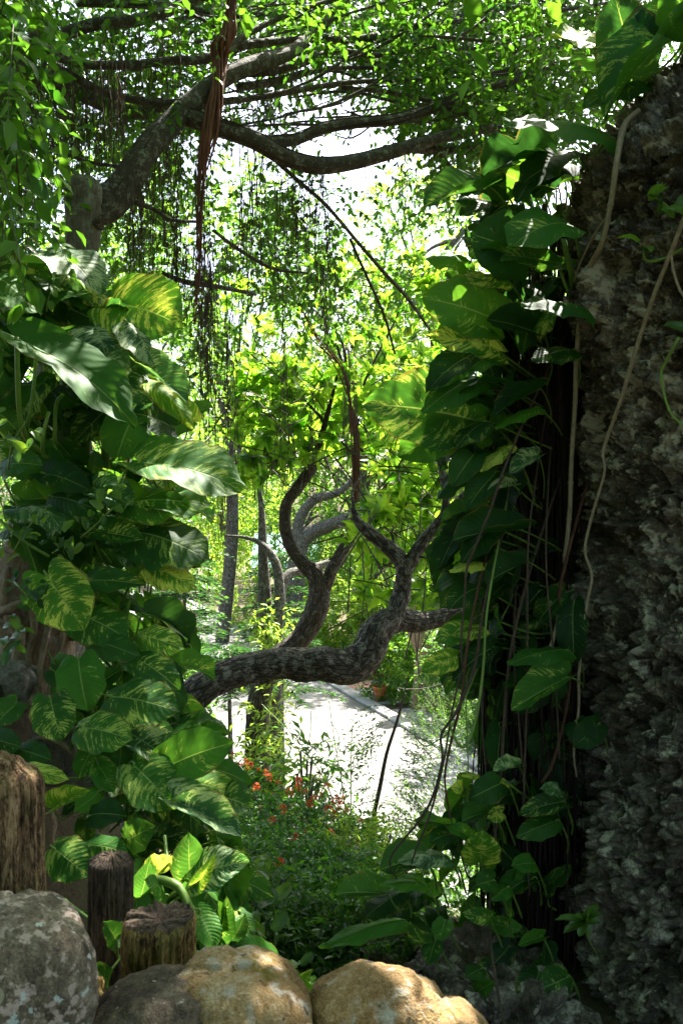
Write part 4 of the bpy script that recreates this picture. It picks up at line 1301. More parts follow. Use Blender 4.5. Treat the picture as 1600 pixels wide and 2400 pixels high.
bush('mixed shrub filling the gap behind the palm like leaves', 300, 1690, 9.5, (.8, .6, .7), 420, .09, 'shrub')


def pine(label, px, d, ztop, h, r, tiers=9):
    x = (px - 800) / FPX * d
    gz = float(ground_z(x, d))
    t = thing('pine_sapling', label, 'tree', (x, d, gz))
    mb = MB()
    tube(mb, catmull([(x, d, gz - .1), (x + .03, d, (gz + ztop) / 2), (x, d, ztop)], 8), np.linspace(.06, .015, 17), 8, .1)
    mb.build('trunk', M['bark_far'], t)
    nd, br = MB(), MB()
    for k_ in range(tiers):
        z = ztop - h * (k_ + .3) / tiers
        ln = r * (.35 + .65 * (k_ + 1) / tiers)
        for b_ in range(7):
            a = b_ * 2 * math.pi / 7 + k_ * .6 + rng.random() * .5
            dr = np.array([math.cos(a), math.sin(a), .1])
            l_ = ln * rng.uniform(.75, 1.1)
            c = catmull([np.array([x, d, z]), np.array([x, d, z]) + dr * l_ * .5 + UP * .05 * l_, np.array([x, d, z]) + dr * l_ - UP * .14 * l_], 7)
            tube(br, c, np.linspace(.014, .004, len(c)), 4, cap=False)
            m = 46
            i_ = rng.integers(2, len(c), m)
            s_ = np.where(rng.random(m) < .5, 1, -1)[:, None]
            side = nz(np.cross(dr, UP)) * s_
            nd_dir = nz(side * .8 + dr * .7 + rng.normal(0, .2, (m, 3)) - UP * .15)
            leaves(nd, c[i_] + rng.normal(0, .015, (m, 3)), nd_dir, UP + rng.normal(0, .3, (m, 3)), rng.uniform(.1, .2, m), .014, LO)
    br.build('branches', M['bark_far'], t, kind='stuff')
    nd.build('needles', M['needle'], t, kind='stuff')


pine('dark feathery pine sapling whose fronds reach over the path left of the limb', 535, 10.2, 2.95, .55, .6, 4)
pine('dark feathery pine between the twin stems and the forked tree', 655, 12.7, 4.0, 2.3, .9)
pine('dark pine beside the shaded trunk left of the path', 430, 12, 4.2, 2.2, .8)

# banana plant over the path edge
bp = thing('banana_plant', 'low plant with long ragged blue green leaves over the path edge', 'plant', (-3.35, 17.5, 0))
for k_ in range(9):
    a = -.5 + k_ * .45
    b_ = np.array([-3.35, 17.5, .9])
    leaf = MB()
    c = catmull([b_, b_ + np.array([math.cos(a) * .5, math.sin(a) * .3, .5]), b_ + np.array([math.cos(a) * 1.1, math.sin(a) * .6, .1])], 7)
    w = .13 * np.sin(np.linspace(.15, 3.0, len(c)))
    sd = nz(np.cross(np.gradient(c, axis=0), UP))
    v = np.stack([c - sd * w[:, None] - UP * .03, c, c + sd * w[:, None] - UP * .03], 1).reshape(-1, 3)
    leaf.add(v, grid_faces(len(c), 3))
    leaf.build('leaf', M['creeper'], bp)
mb = MB()
tube(mb, np.array([(-3.35, 17.5, -.05), (-3.35, 17.5, .5), (-3.35, 17.5, .95)]), .05, 8)
mb.build('stem', M['green_stem'], bp)

# garden hut with a teal roof beyond the bend
hut = thing('garden_hut', 'open garden hut with a teal sheet roof on wooden posts behind the trees', 'hut', (-2.3, 34.5, 0))
for s_ in (-1, 1):
    for k_ in range(5):
        mb = MB()
        x0 = -3.5 + k_ * .52
        v = np.array([(x0, 34.5 + s_ * 1.8, 2.45), (x0 + .5, 34.5 + s_ * 1.8, 2.45), (x0 + .5, 34.5 + s_ * .01, 3.75), (x0, 34.5 + s_ * .01, 3.75)])
        mb.add(np.vstack([v, v - [0, 0, .03], v[:2] * .5 + v[2:][::-1] * .5 + [0, 0, .04]]), [[0, 1, 2, 3], [7, 6, 5, 4], [0, 4, 5, 1], [1, 5, 6, 2], [2, 6, 7, 3], [3, 7, 4, 0]])
        mb.build('roof_panel', M['teal'], hut, smooth=False)
for x_ in (-3.2, -2.2, -1.2):
    for y_ in (32.9, 36.1):
        mb = MB()
        box(mb, (x_, y_, 1.22), (.16, .16, 2.5))
        mb.build('post', M['hutwood'], hut, smooth=False)
mb = MB()
box(mb, (-2.2, 32.9, .9), (2.1, .06, .1))
mb.build('rail', M['hutwood'], hut, smooth=False)

# tan trunks of the tree beyond the gravel
tt = thing('fig_clump', 'clump of tan root like trunks in the shade beyond the gravel bed', 'tree', tuple(P(1030, 1720, 19.6)))
for n_, sp in enumerate(([(1010, 1690, 44, 19.6), (1015, 1680, 40, 19.6), (1005, 1560, 46, 19.6), (985, 1480, 60, 19.6), (960, 1400, 40, 19.6)], [(985, 1690, 26, 19.9), (975, 1680, 24, 19.9), (985, 1560, 26, 19.9), (1000, 1460, 20, 19.9)],
                         [(1045, 1690, 24, 19.4), (1040, 1700, 26, 19.4), (1060, 1600, 24, 19.4), (1090, 1520, 20, 19.4)], [(1065, 1690, 30, 19.8), (1075, 1640, 24, 19.8), (1050, 1500, 20, 19.8)])):
    mb = MB()
    limb(mb, sp, 10, .1, .16, n_ + 210, 0, 5, .4)
    mb.build('trunk', M['root_tan'], tt)
mb = MB()
sprays(mb, Pn(rng.uniform(1030, 1230, 260), rng.uniform(1290, 1480, 260), rng.uniform(16, 18, 260)), rdir(260), 9, .4, .11, .055, .4)
mb.build('crown', M['shrub'], tt)
yl = thing('slender_tree', 'slender yellowish trunk in the dark gap between hanging stems', 'tree', tuple(P(1155, 1720, 9)))
mb = MB()
limb(mb, [(1160, 2120, 18, 9), (1152, 1800, 16, 9), (1156, 1650, 15, 9), (1140, 1520, 14, 9), (1150, 1400, 11, 9)], 8, .06, .06, 5)
mb.build('trunk', M['bark_tan'], yl)

# potted red croton and orange bromeliad
pc = P(890, 1640, 20.6)
pot = thing('flower_pot', 'terracotta pot standing on the pale pavers beyond the kerb', 'pot', (pc[0], pc[1], .05))
mb = MB()
prof = [(.11, .05), (.14, .2), (.165, .34), (.185, .345), (.185, .40), (.155, .40), (.15, .34)]
a = np.linspace(0, 2 * math.pi, 20, endpoint=False)
mb.add(np.array([(pc[0] + r_ * math.cos(t_), pc[1] + r_ * math.sin(t_), z_) for r_, z_ in prof for t_ in a]), grid_faces(len(prof), 20, True))
mb.build('body', M['terracotta'], pot)
mb = MB()
mb.add(np.array([(pc[0] + .152 * math.cos(t_), pc[1] + .152 * math.sin(t_), .36) for t_ in a] + [(pc[0], pc[1], .37)]), None, [[m, (m + 1) % 20, 20] for m in range(20)])
mb.build('soil', M['soil'], pot)
ct = thing('croton_plant', 'dark red croton growing in the terracotta pot', 'plant', (pc[0], pc[1], .36))
mb = MB()
n_ = 130
q = np.array([pc[0] - .1, pc[1], .8]) + rdir(n_) * rng.random((n_, 1)) ** .5 * np.array([.36, .3, .42])
leaves(mb, q, rdir(n_, .2), rdir(n_, 1), rng.uniform(.09, .17, n_), .05, MID)
mb.build('foliage', M['croton'], ct)
mb = MB()
for k_ in range(7):
    tube(mb, catmull([(pc[0], pc[1], .36), (pc[0] + rng.normal(0, .05), pc[1], .6), tuple(q[k_])], 4), .008, 5)
mb.build('stems', M['twig'], ct, kind='stuff')
bc = P(802, 1545, 23.5)
br = thing('bromeliad', 'orange and yellow leaved plant glowing beyond the bent limb', 'plant', (bc[0], bc[1], 0))
n_ = 60
mb = MB()
a = rng.random(n_) * 6.28
dd = np.stack([np.cos(a), np.sin(a), rng.uniform(.2, 1.6, n_)], -1)
leaves(mb, np.array([bc[0], bc[1], bc[2] - .25]) + dd * .05, dd, UP - dd * .3, rng.uniform(.3, .6, n_), .09, MID)
mb.build('foliage', M['flame'], br)
mb = MB()
tube(mb, np.array([(bc[0], bc[1], -.05), (bc[0], bc[1], 1), (bc[0], bc[1], bc[2] - .22)]), .05, 7)
mb.build('stem', M['green_stem'], br)


# red flowering shrubs on the slope
fl = [(545, 1775), (605, 1810), (622, 1816), (650, 1842), (700, 1850), (716, 1862), (765, 1850), (770, 1903), (782, 1916), (796, 1898), (690, 1970), (745, 2025), (762, 2036), (802, 2058), (692, 1996), (585, 1800), (640, 1868), (768, 2052), (662, 1902), (680, 1862), (560, 1800), (800, 1880), (735, 1880), (610, 1900), (786, 1880), (575, 1790), (632, 1828), (700, 1835), (726, 1890), (748, 1868), (812, 1906), (845, 1930), (600, 1850), (560, 1860), (640, 1930), (720, 1950), (655, 2030), (590, 1960), (830, 1990), (775, 1960), (590, 2040), (690, 2070), (850, 2060), (745, 1990), (540, 1905)]
shr = []
for px, py, d, r, n_, lb in ((545, 1880, 8.3, (.5, .5, .36), 620, 'flowering shrub nearest the vine covered trunk foot, its top in the sun'), (668, 1965, 7.3, (.56, .5, .36), 1100, 'dense dark flowering shrub with the most red clusters on its crest'),
                             (800, 2010, 7.0, (.4, .45, .3), 620, 'flowering shrub at the sunny edge of the path'), (640, 2085, 5.7, (.55, .5, .36), 1300, 'shaded flowering shrub in the middle of the slope'),
                             (790, 2130, 5.6, (.45, .45, .34), 1000, 'flowering shrub beside the broad leaves at the lower right of the slope'), (700, 2220, 4.6, (.46, .4, .34), 1000, 'lowest dark shrub just behind the golden stones'),
                             (560, 2200, 4.4, (.4, .35, .36), 520, 'dark shrub between the stump and the lowest shrub'), (860, 2250, 4.3, (.36, .35, .32), 520, 'dark shrub behind the rightmost golden stones')):
    t = bg_tree('flowering_shrub', lb, P(px, py, d), r, n_, .05, 'ixora', .019, 'shrub', False, LO, .13, -.3, 10, group='shrubs on the slope')
    shr.append((t, px, py, d, r))
for px, py in fl:
    t, cx_, cy_, d, r = min(shr[:5], key=lambda s: (s[1] - px) ** 2 + ((s[2] - py) * 1.0) ** 2)
    dd = d - r[1] * 1.0
    c = P(px, py - 6, dd)
    mb = MB()
    m = 22
    u = rdir(m, .4)
    rs_ = rng.uniform(.55, 1.0)
    for a_ in range(4):
        leaves(mb, c + u * .032 * rs_, np.cross(u, rdir(m)) + u * .25, u, .017 * rs_, .009 * rs_, LO)
    o = mb.build('flower_cluster', M['petal'], t)
bush('bright lime ferny herb in the sun below the path edge', 855, 1985, 6.6, (.3, .3, .2), 220, .055, 'lime', .022, 'fern', 11, .22)
bush('yellow green leafy seedling beside the vine covered trunk foot', 655, 1830, 8.4, (.24, .22, .2), 60, .1, 'lime', .04, 'seedling', 7, .3, 'plant')
bush('dark leafy seedling in front of the bright path', 715, 1800, 8.0, (.24, .22, .16), 44, .12, 'shrub', .035, 'seedling', 7, .35, 'plant')
# climbers on the two trunk feet
cv = thing('climbing_vine', 'light green climbing vine around the tree stems beneath the horizontal limb', 'vine', tuple(P(640, 1780, 9.2)))
mb, sm = MB(), MB()
n_ = 64
b_ = Pn(rng.choice([590, 600, 655, 665, 650], n_) + rng.normal(0, 9, n_), rng.uniform(1590, 1790, n_), rng.uniform(8.7, 9.3, n_))
sprays(mb, b_, rdir(n_, .1), 6, .22, .085, .03, .6, LO, sm)
b_ = Pn(rng.choice([610, 630, 660], 60) + rng.normal(0, 14, 60), rng.uniform(1420, 1530, 60), rng.uniform(11.2, 11.8, 60))
sprays(mb, b_, rdir(60, -.4), 6, .3, .1, .045, .6, LO, sm)
mb.build('foliage', M['lime'], cv)
sm.build('stems', M['green_stem'], cv, kind='stuff')

# slender sapling with feathery sprays over the path
fs = thing('feathery_sapling', 'leaning dark stemmed sapling with thin feathery sprays over the bright path', 'sapling', tuple(P(868, 2040, 7.6)))
mb = MB()
limb(mb, [(856, 2080, 12, 7.6), (874, 1925, 11, 7.6), (890, 1845, 10, 7.6), (906, 1765, 9, 7.6), (930, 1690, 7, 7.6), (946, 1630, 4, 7.6), (956, 1580, 2, 7.6)], 8, .05, .05, 3)
mb.build('trunk', M['vine_dark'], fs)
mb, sm = MB(), MB()
n_ = 130
k_ = rng.random(n_)
bx, by = 870 + 66 * k_, 1960 - 300 * k_
b_ = Pn(bx, by, np.full(n_, 7.6))
s_ = np.where(rng.random(n_) < .62, 1.0, -1.0)
d_ = np.stack([s_ * rng.uniform(.5, 1, n_), rng.normal(0, .6, n_), rng.uniform(-.25, .3, n_)], -1)
st = b_ + nz(d_) * (rng.random((n_, 1)) * .25)
sprays(mb, st, d_, 16, .45, .048, .018, .75, LO, sm, .3, .4, .0025)
mb.build('foliage', M['fine'], fs)
sm.build('twigs', M['twig'], fs, kind='stuff')
fs2 = thing('acacia_branch', 'fine blue green feathery branch hanging in front of the kerb', 'branch', tuple(P(1060, 1600, 8.2)))
mb, sm = MB(), MB()
n_ = 76
b_ = Pn(rng.uniform(930, 1090, n_), rng.uniform(1590, 1700, n_), rng.uniform(7.8, 9, n_))
d_ = np.stack([rng.uniform(.1, .7, n_), rng.normal(0, .4, n_), rng.uniform(-1.1, -.3, n_)], -1)
sprays(mb, b_, d_, 26, .36, .024, .007, .3, LO, sm, .15, .1, .0018)
mb.build('foliage', M['fine'], fs2)
limb(sm, [(1110, 1560, 3, 8.4), (1040, 1600, 2.4, 8.4), (980, 1615, 2, 8.4), (930, 1612, 1.4, 8.4)], 5, .1)
sm.build('twigs', M['twig'], fs2, kind='stuff')
gs = thing('grassy_weed', 'thin weedy stems with narrow leaves standing against the bright path', 'weed', tuple(P(720, 1900, 8)))
mb, sm = MB(), MB()
n_ = 12
b_ = Pn(rng.uniform(680, 860, n_), rng.uniform(1640, 1850, n_), rng.uniform(7.6, 8.6, n_))
sprays(mb, b_, np.stack([rng.normal(.2, .6, n_), rng.normal(0, .4, n_), rng.uniform(-.3, .5, n_)], -1), 14, .34, .03, .006, .7, LO, sm, .3, .4, .0015)
for k_ in range(5):
    x_ = rng.uniform(640, 840)
    b1, b2 = rng.normal(0, 40, 2)
    limb(sm, [(x_, 1950, 3, 8), (x_ + b1 * .5, 1840, 3, 8), (x_ + b1 + b2 * .4, 1740, 2, 8), (x_ + b1 + b2 * 1.6, rng.uniform(1640, 1700), 2, 8)], 4, .1)
mb.build('foliage', M['fine'], gs)
sm.build('stems', M['green_stem'], gs, kind='stuff')

# fallen leaves on the paving
n_ = 420
mb = MB()
w_, s_ = rng.random(n_) ** .6 * 4.6 - .2, rng.uniform(3, 24, n_)
q = np.stack([A0[0] + PD[0] * s_ + PN[0] * w_, A0[1] + PD[1] * s_ + PN[1] * w_, np.full(n_, .052)], -1)
dd = rdir(n_)
dd[:, 2] *= .1
leaves(mb, q, dd, UP + rng.normal(0, .15, (n_, 3)), rng.uniform(.05, .11, n_), .04, LO)
M['litter'] = small_leaf('fallen_leaf', (.07, .04, .018), (.2, .13, .04), (.05, .03, .01), (.15, .1, .03), .2, .7)
mb.build('fallen_leaves', M['litter'], kind='stuff')
# broken rock, soil and leaves packed between the stones of the wall
mb = MB()
n_ = 260
q = np.stack([rng.uniform(-.32, .2, n_), rng.uniform(1.6, 1.92, n_), rng.uniform(3.44, 3.5, n_)], -1)
leaves(mb, q, rdir(n_), UP + rng.normal(0, .4, (n_, 3)), rng.uniform(.015, .04, n_), .015, LO)
mb.build('leaf_litter', M['litter'], wall, kind='stuff')


# ---------------------------------------------------------------- big variegated leaves
def blade(fold, bend, wave, twist, lob=.2, narrow=1.0, seed=0, ns=9, nt=15, bite=False):
    """One leaf blade: base at the origin, tip at (0, 1, 0), about one unit wide, upper side towards +z."""
    s = np.linspace(-1, 1, ns)
    t = np.concatenate([np.linspace(0, .8, nt - 3), [.88, .95, 1.0]])
    T_, S_ = np.meshgrid(t, s, indexing='ij')
    hw = .5 * np.sin(np.pi * (T_ * .83 + .17)) ** .72
    hw *= 1 - .35 * sstep(.78, 1, T_)
    hw *= 1 + .05 * np.sin(T_ * 21 + seed + (S_ > 0) * 2.0) * (T_ > .1)
    if bite:
        for t0, s0_, w0_, d0_ in ((.34 + .1 * math.sin(seed), 1, .05, .38), (.62 + .1 * math.cos(seed), -1, .06, .3)):
            hw = np.where(S_ * s0_ > .6, hw * (1 - d0_ * np.exp(-((T_ - t0) / w0_) ** 2)), hw)
    x = S_ * hw
    a = np.abs(S_)
    y = T_ - lob * np.sin(np.pi * np.minimum(a * .72, 1)) * (1 - T_) ** 2.2 + .16 * a * T_ * (1 - T_)
    z = fold * np.abs(x) * (1 - .3 * T_) + wave * np.sin(T_ * 13 + seed * 1.7 + (S_ > 0) * 1.9) * a ** 2 + .012 * np.sin(T_ * 34) * a
    z = z + .03 * np.sin(seed + S_ * 2.2 + T_ * 3)
    # twist along the midrib, then droop
    ang = twist * T_
    x, z = x * np.cos(ang) - z * np.sin(ang), x * np.sin(ang) + z * np.cos(ang)
    k = bend
    yy = np.sin(k * y) / k
    zz_ = -(1 - np.cos(k * y)) / k
    ny_, nz_ = -np.sin(k * y), np.cos(k * y)
    y2, z2 = yy + z * (-ny_) * 0 + z * np.sin(k * y), zz_ + z * nz_
    ty, tz = math.sin(k) / k, -(1 - math.cos(k)) / k
    L_ = math.hypot(ty, tz)
    c, s0 = ty / L_, -tz / L_
    y3, z3 = (y2 * c - z2 * s0) / L_, (y2 * s0 + z2 * c) / L_
    v = np.stack([x * narrow, y3, z3], -1).reshape(-1, 3)
    uv = np.stack([S_ * .5 + .5, T_], -1).reshape(-1, 2)
    return v, grid_faces(len(t), ns), uv


VAR = [(.28, .5, .03, .0), (.12, .9, .045, .12), (-.25, .8, .03, -.1), (.5, .45, .03, .1), (-.1, 1.25, .05, .0), (.75, .7, .04, -.15), (.2, .35, .06, .3), (-.4, .5, .05, .2), (.35, 1.7, .07, .5), (-.3, 1.5, .08, -.5), (.9, .9, .05, .35), (.05, .6, .09, -.35)]
BL = {}


def blade_mesh(var, mat, lob=.2, narrow=1.0):
    key = (var, mat, lob, narrow)
    if key not in BL:
        f, b, w, t = VAR[var]
        v, q, uv = blade(f, b, w, t, lob, narrow, var * 1.3, bite=var >= 6)
        mb = MB()
        mb.add(v, q, None, uv, .5)
        BL[key] = mb.mesh('leaf', M[mat])
    return BL[key]


def put_leaf(root, B, Tp, wd, mat, var, nrm, lob=.2, narrow=1.0, stalk=None, name='leaf'):
    B, Tp = np.asarray(B, float), np.asarray(Tp, float)
    yv = Tp - B
    L_ = np.linalg.norm(yv)
    yv = yv / L_
    zv = np.asarray(nrm, float)
    zv = nz(zv - yv * np.dot(zv, yv))
    xv = np.cross(yv, zv)
    o = bpy.data.objects.new(name, blade_mesh(var, mat, lob, narrow))
    COL.objects.link(o)
    o.parent = root
    m = Matrix(((xv[0], yv[0], zv[0]), (xv[1], yv[1], zv[1]), (xv[2], yv[2], zv[2])))
    o.rotation_euler = m.to_euler()
    o.scale = (wd, L_, L_)
    o.location = Vector(B) - Vector(root_loc(root))
    if stalk is not None:
        r0, e = stalk
        p = catmull([B + yv * .01, B - yv * .10 * L_ - zv * .05 * L_, (B - yv * .3 * L_) * .5 + np.asarray(e) * .5 - UP * .02, e], 4)
        mb = MB()
        tube(mb, p, np.linspace(r0, r0 * 1.5, len(p)), 6, cap=False)
        lv = np.concatenate(mb.v) - B
        R_ = np.stack([xv, yv, zv], 1)
        lv = lv @ R_ / np.array([wd, L_, L_])
        mb.v = [lv]
        s = bpy.data.objects.new('leaf_stalk', mb.mesh('leaf_stalk', M['stalk']))
        COL.objects.link(s)
        s.parent = o
    return o


MT = {'d': 'p_dark', 'm': 'p_mid', 'y': 'p_lime', 's': 'p_silver', 'p': 'p_plain', 'e': 'p_shade'}
lrng = np.random.default_rng(21)


def heroes(root, text, dfun, nrm, zl=.2, stem=None):
    for line in text.strip().splitlines():
        f = line.split()
        bx, by, tx, ty, w = map(float, f[:5])
        mat, var = MT[f[5]], int(f[6])
        ex = dict(p.split('=') for p in f[7:])
        d0 = float(ex['d']) if 'd' in ex else dfun(by) + float(ex.get('dd', 0))
        d1 = d0 + float(ex.get('dt', -.06))
        n = np.array([float(q) for q in ex['n'].split(',')]) if 'n' in ex else np.asarray(nrm) + lrng.normal(0, .18, 3)
        B, Tp = P(bx, by, d0), P(tx, ty, d1)
        yv = nz(Tp - B)
        nn = nz(n - yv * np.dot(n, yv))
        xv = np.cross(yv, nn)
        vd = nz(B - np.array([0, 0, CAM_Z]))
        fore = max(.45, np.linalg.norm(xv - vd * np.dot(xv, vd)))
        wd = w / FPX * d0 / fore * 1.08
        e = stem(B, d0) if stem else B + np.array([0, .12, -.15])
        put_leaf(root, B, Tp, wd, mat, var, nn, float(ex.get('l', zl)), 1.0, (.0042 if w > 60 else .003, e))


def fill(root, rows, n, dfun, d_off, size, mats, nrm, stem, dirs, kind_p=None):
    """Leaves that fill a mass: rows are (y, x left, x right)."""
    rows = np.array(rows, float)
    for _ in range(n):
        y = lrng.uniform(rows[0, 0], rows[-1, 0])
        x = lrng.uniform(np.interp(y, rows[:, 0], rows[:, 1]), np.interp(y, rows[:, 0], rows[:, 2]))
        d = dfun(y) + lrng.uniform(*d_off)
        L_ = lrng.uniform(*size)
        B = P(x, y, d)
        dr = nz(np.asarray(dirs) + lrng.normal(0, .42, 3))
        nn = np.asarray(nrm) + lrng.normal(0, .3, 3)
        put_leaf(root, B, B + dr * L_, L_ * lrng.uniform(.5, .72), MT[mats[lrng.integers(len(mats))]], int(lrng.integers(0, 12)), nn, lrng.choice([.12, .2, .26]), 1.0, (.0035, stem(B, d)))


dl = lambda y: float(np.interp(y, [500, 800, 1100, 1400, 1700, 1900, 2100, 2300], [4.15, 3.95, 3.8, 3.6, 3.35, 3.15, 2.75, 2.3]))
lstem = lambda B, d: np.array([B[0] * .62 - .42 + lrng.normal(0, .06), d + .28, B[2] - .2 + lrng.normal(0, .08)])
LN = (.28, -.8, .55)
RN = (-.3, -.72, .5)

vl = thing('giant_pothos_vine', 'vine of giant yellow streaked leaves climbing the banyan trunk', 'vine', tuple(P(120, 1250, 4.2)))
heroes(vl, """
112 592 240 690 108 s 1 n=.1,-.5,.85
270 712 428 768 165 y 0 n=.3,-.9,.35 dd=.1
240 690 196 712 46 y 2 dd=.2
330 725 372 785 70 y 4 dd=.15
225 762 246 834 118 s 4 n=.2,-.8,.5
48 800 318 1002 118 m 0 n=.25,-.6,.75 dd=-.25
205 822 297 905 84 s 3
300 758 366 862 72 s 2 n=.5,-.6,.6
336 858 441 952 62 s 3
345 890 452 1005 58 y 4 dd=.05
298 872 306 990 108 s 1 l=.1 dd=.05
402 1000 304 968 66 d 0 dd=.1
310 985 272 1082 104 p 1 n=.1,-.9,.3
328 1085 577 1157 120 m 0 n=.1,-.6,.7 l=.12 dd=-.1
300 1182 499 1189 74 m 2 n=.1,-.5,.8 l=.12
-30 640 98 738 96 p 2 dd=-.2
8 1098 100 1090 66 d 1 dd=-.2
108 1110 215 1152 66 d 0
125 1165 240 1200 64 d 2
226 1148 313 1188 76 s 3
-20 960 42 1010 72 d 2 dd=-.1
374 1196 450 1214 50 d 5
315 1248 494 1314 116 d 2 n=.2,-.6,.7 l=.12
224 1244 340 1266 62 m 3
350 1328 461 1384 62 y 2
360 1290 470 1330 50 d 1 dd=.1
20 610 105 640 44 y 0 dd=.25
-40 760 30 830 90 d 1 dd=.1
160 730 230 640 40 p 3 dd=.3
440 985 372 930 46 y 5 dd=.12
""", dl, LN, .2, lstem)
fill(vl, [(620, -60, 140), (760, -60, 320), (900, -60, 380), (1100, -60, 380), (1300, 60, 420)], 125, dl, (.08, .7), (.2, .36), 'ddmps', LN, lstem, (.5, -.2, -.45))
for px in (150, 215, 262):
    mb = MB()
    limb(mb, [(px - 40, 1500, 26, 4.35), (px - 20, 1200, 24, 4.3), (px - 10, 1000, 22, 4.25), (px + 10, 820, 18, 4.2), (px + 20, 700, 12, 4.2)], 8, .05, .05, px, 0)
    mb.build('stem', M['green_stem'], vl)
for sp in ([(40, 790, 12, 3.6), (42, 880, 13, 3.62), (48, 980, 14, 3.7), (66, 1030, 14, 3.8), (95, 1058, 14, 3.9)], [(85, 840, 9, 3.7), (78, 920, 9, 3.7), (65, 1000, 9, 3.75)], [(148, 925, 9, 3.7), (132, 950, 10, 3.75), (128, 1040, 10, 3.8)], [(115, 965, 9, 3.7), (104, 1010, 9, 3.7), (100, 1060, 10, 3.8), (110, 1072, 9, 3.85)]):
    mb = MB()
    limb(mb, sp, 8, .04, .03, 3)
    mb.build('leaf_stalk', M['stalk'], vl)

vh = thing('pothos_vine', 'heart leaved vine with yellow marbling tumbling down over the rocks and posts', 'vine', tuple(P(180, 2000, 3.4)))
heroes(vh, """
113 1352 199 1478 132 y 0 n=.1,-.9,.4 dd=-.15
180 1440 304 1500 98 m 2 n=.2,-.7,.65
190 1366 342 1370 54 m 1
216 1500 332 1540 62 d 2
330 1488 432 1522 66 m 2
186 1550 206 1667 104 m 1 n=.05,-.9,.4 dd=-.1
262 1634 422 1668 108 m 2 n=.2,-.7,.65 dd=-.1
316 1545 421 1616 76 m 1
120 1640 146 1737 96 m 0 n=0,-.85,.5 dd=-.1
190 1705 312 1734 92 m 2 n=.1,-.75,.6 dd=-.1
298 1712 417 1797 94 s 3 n=.3,-.7,.6
385 1802 550 1740 108 m 0 n=.1,-.8,.5
374 1740 472 1704 52 m 2 dd=.12
315 1795 409 1897 118 m 1 n=.15,-.8,.55 dd=-.05
420 1828 562 1868 78 y 2 n=.2,-.6,.7
418 1878 569 1966 74 s 3 n=.2,-.6,.7 dd=-.05
508 1868 592 1892 82 d 1 n=.4,-.7,.4
230 1792 268 1858 58 m 0
42 1756 122 1782 58 d 2
216 1758 184 1826 52 p 4
46 1802 164 1828 42 y 2 dd=-.2
132 1892 212 1852 42 y 5
232 1858 174 1902 46 p 2
215 1912 297 1912 66 d 1
-20 1730 52 1750 58 d 2
40 1650 -10 1700 60 d 0
128 1988 207 2054 98 m 2 n=.1,-.8,.6
195 1982 302 1998 56 m 2 n=.1,-.55,.8
300 1968 365 1934 72 d 1
350 2052 402 2008 50 y 0
446 2062 442 1950 76 d 0 n=.1,-.9,.3 dd=-.1
450 2060 584 2018 90 s 1 n=.1,-.75,.65 dd=-.15
330 2100 350 2020 60 d 2
464 2138 506 2228 58 m 0 d=2.3
652 2250 558 2208 62 p 2 d=2.6
516 2192 532 2100 34 m 3 d=2.5
500 2170 512 2110 26 p 3 d=2.5
540 2200 575 2140 40 d 1 d=2.6
560 2140 590 2200 40 m 1 d=2.7
272 2204 243 2160 48 m 0 d=2.2
300 2195 280 2222 32 d 1 d=2.2
250 2310 208 2266 50 m 1 d=2.1
262 2352 258 2308 26 p 0 d=2.0
275 2352 240 2340 24 p 2 d=2.0
390 2100 340 2060 50 m 2 d=2.5
690 2335 735 2270 34 y 3 d=2.3
700 2330 700 2290 26 p 5 d=2.25
720 2300 752 2320 30 m 0 d=2.35
470 2060 505 2000 34 y 5 d=2.6
""", dl, LN, .22, lstem)
fill(vh, [(1380, 140, 420), (1600, 120, 400), (1800, 160, 520), (1960, 180, 540), (2120, 340, 560)], 90, dl, (.08, .5), (.14, .25), 'ddmmp', LN, lstem, (.4, -.25, -.6))
for sp in ([(352, 2062, 18, 2.55), (385, 2064, 22, 2.5), (420, 2080, 22, 2.48), (440, 2120, 20, 2.45), (470, 2165, 17, 2.4), (488, 2200, 14, 2.35), (486, 2240, 10, 2.3)],
           [(285, 2160, 6, 2.3), (270, 2230, 6, 2.3), (282, 2245, 6, 2.28), (245, 2290, 6, 2.2)],
           [(300, 1500, 12, 3.9), (330, 1700, 13, 3.7), (350, 1900, 13, 3.4), (360, 2050, 12, 3.2)]):
    mb = MB()
    limb(mb, sp, 9, .03, .05, 7)
    mb.build('stem', M['green_stem'], vh)

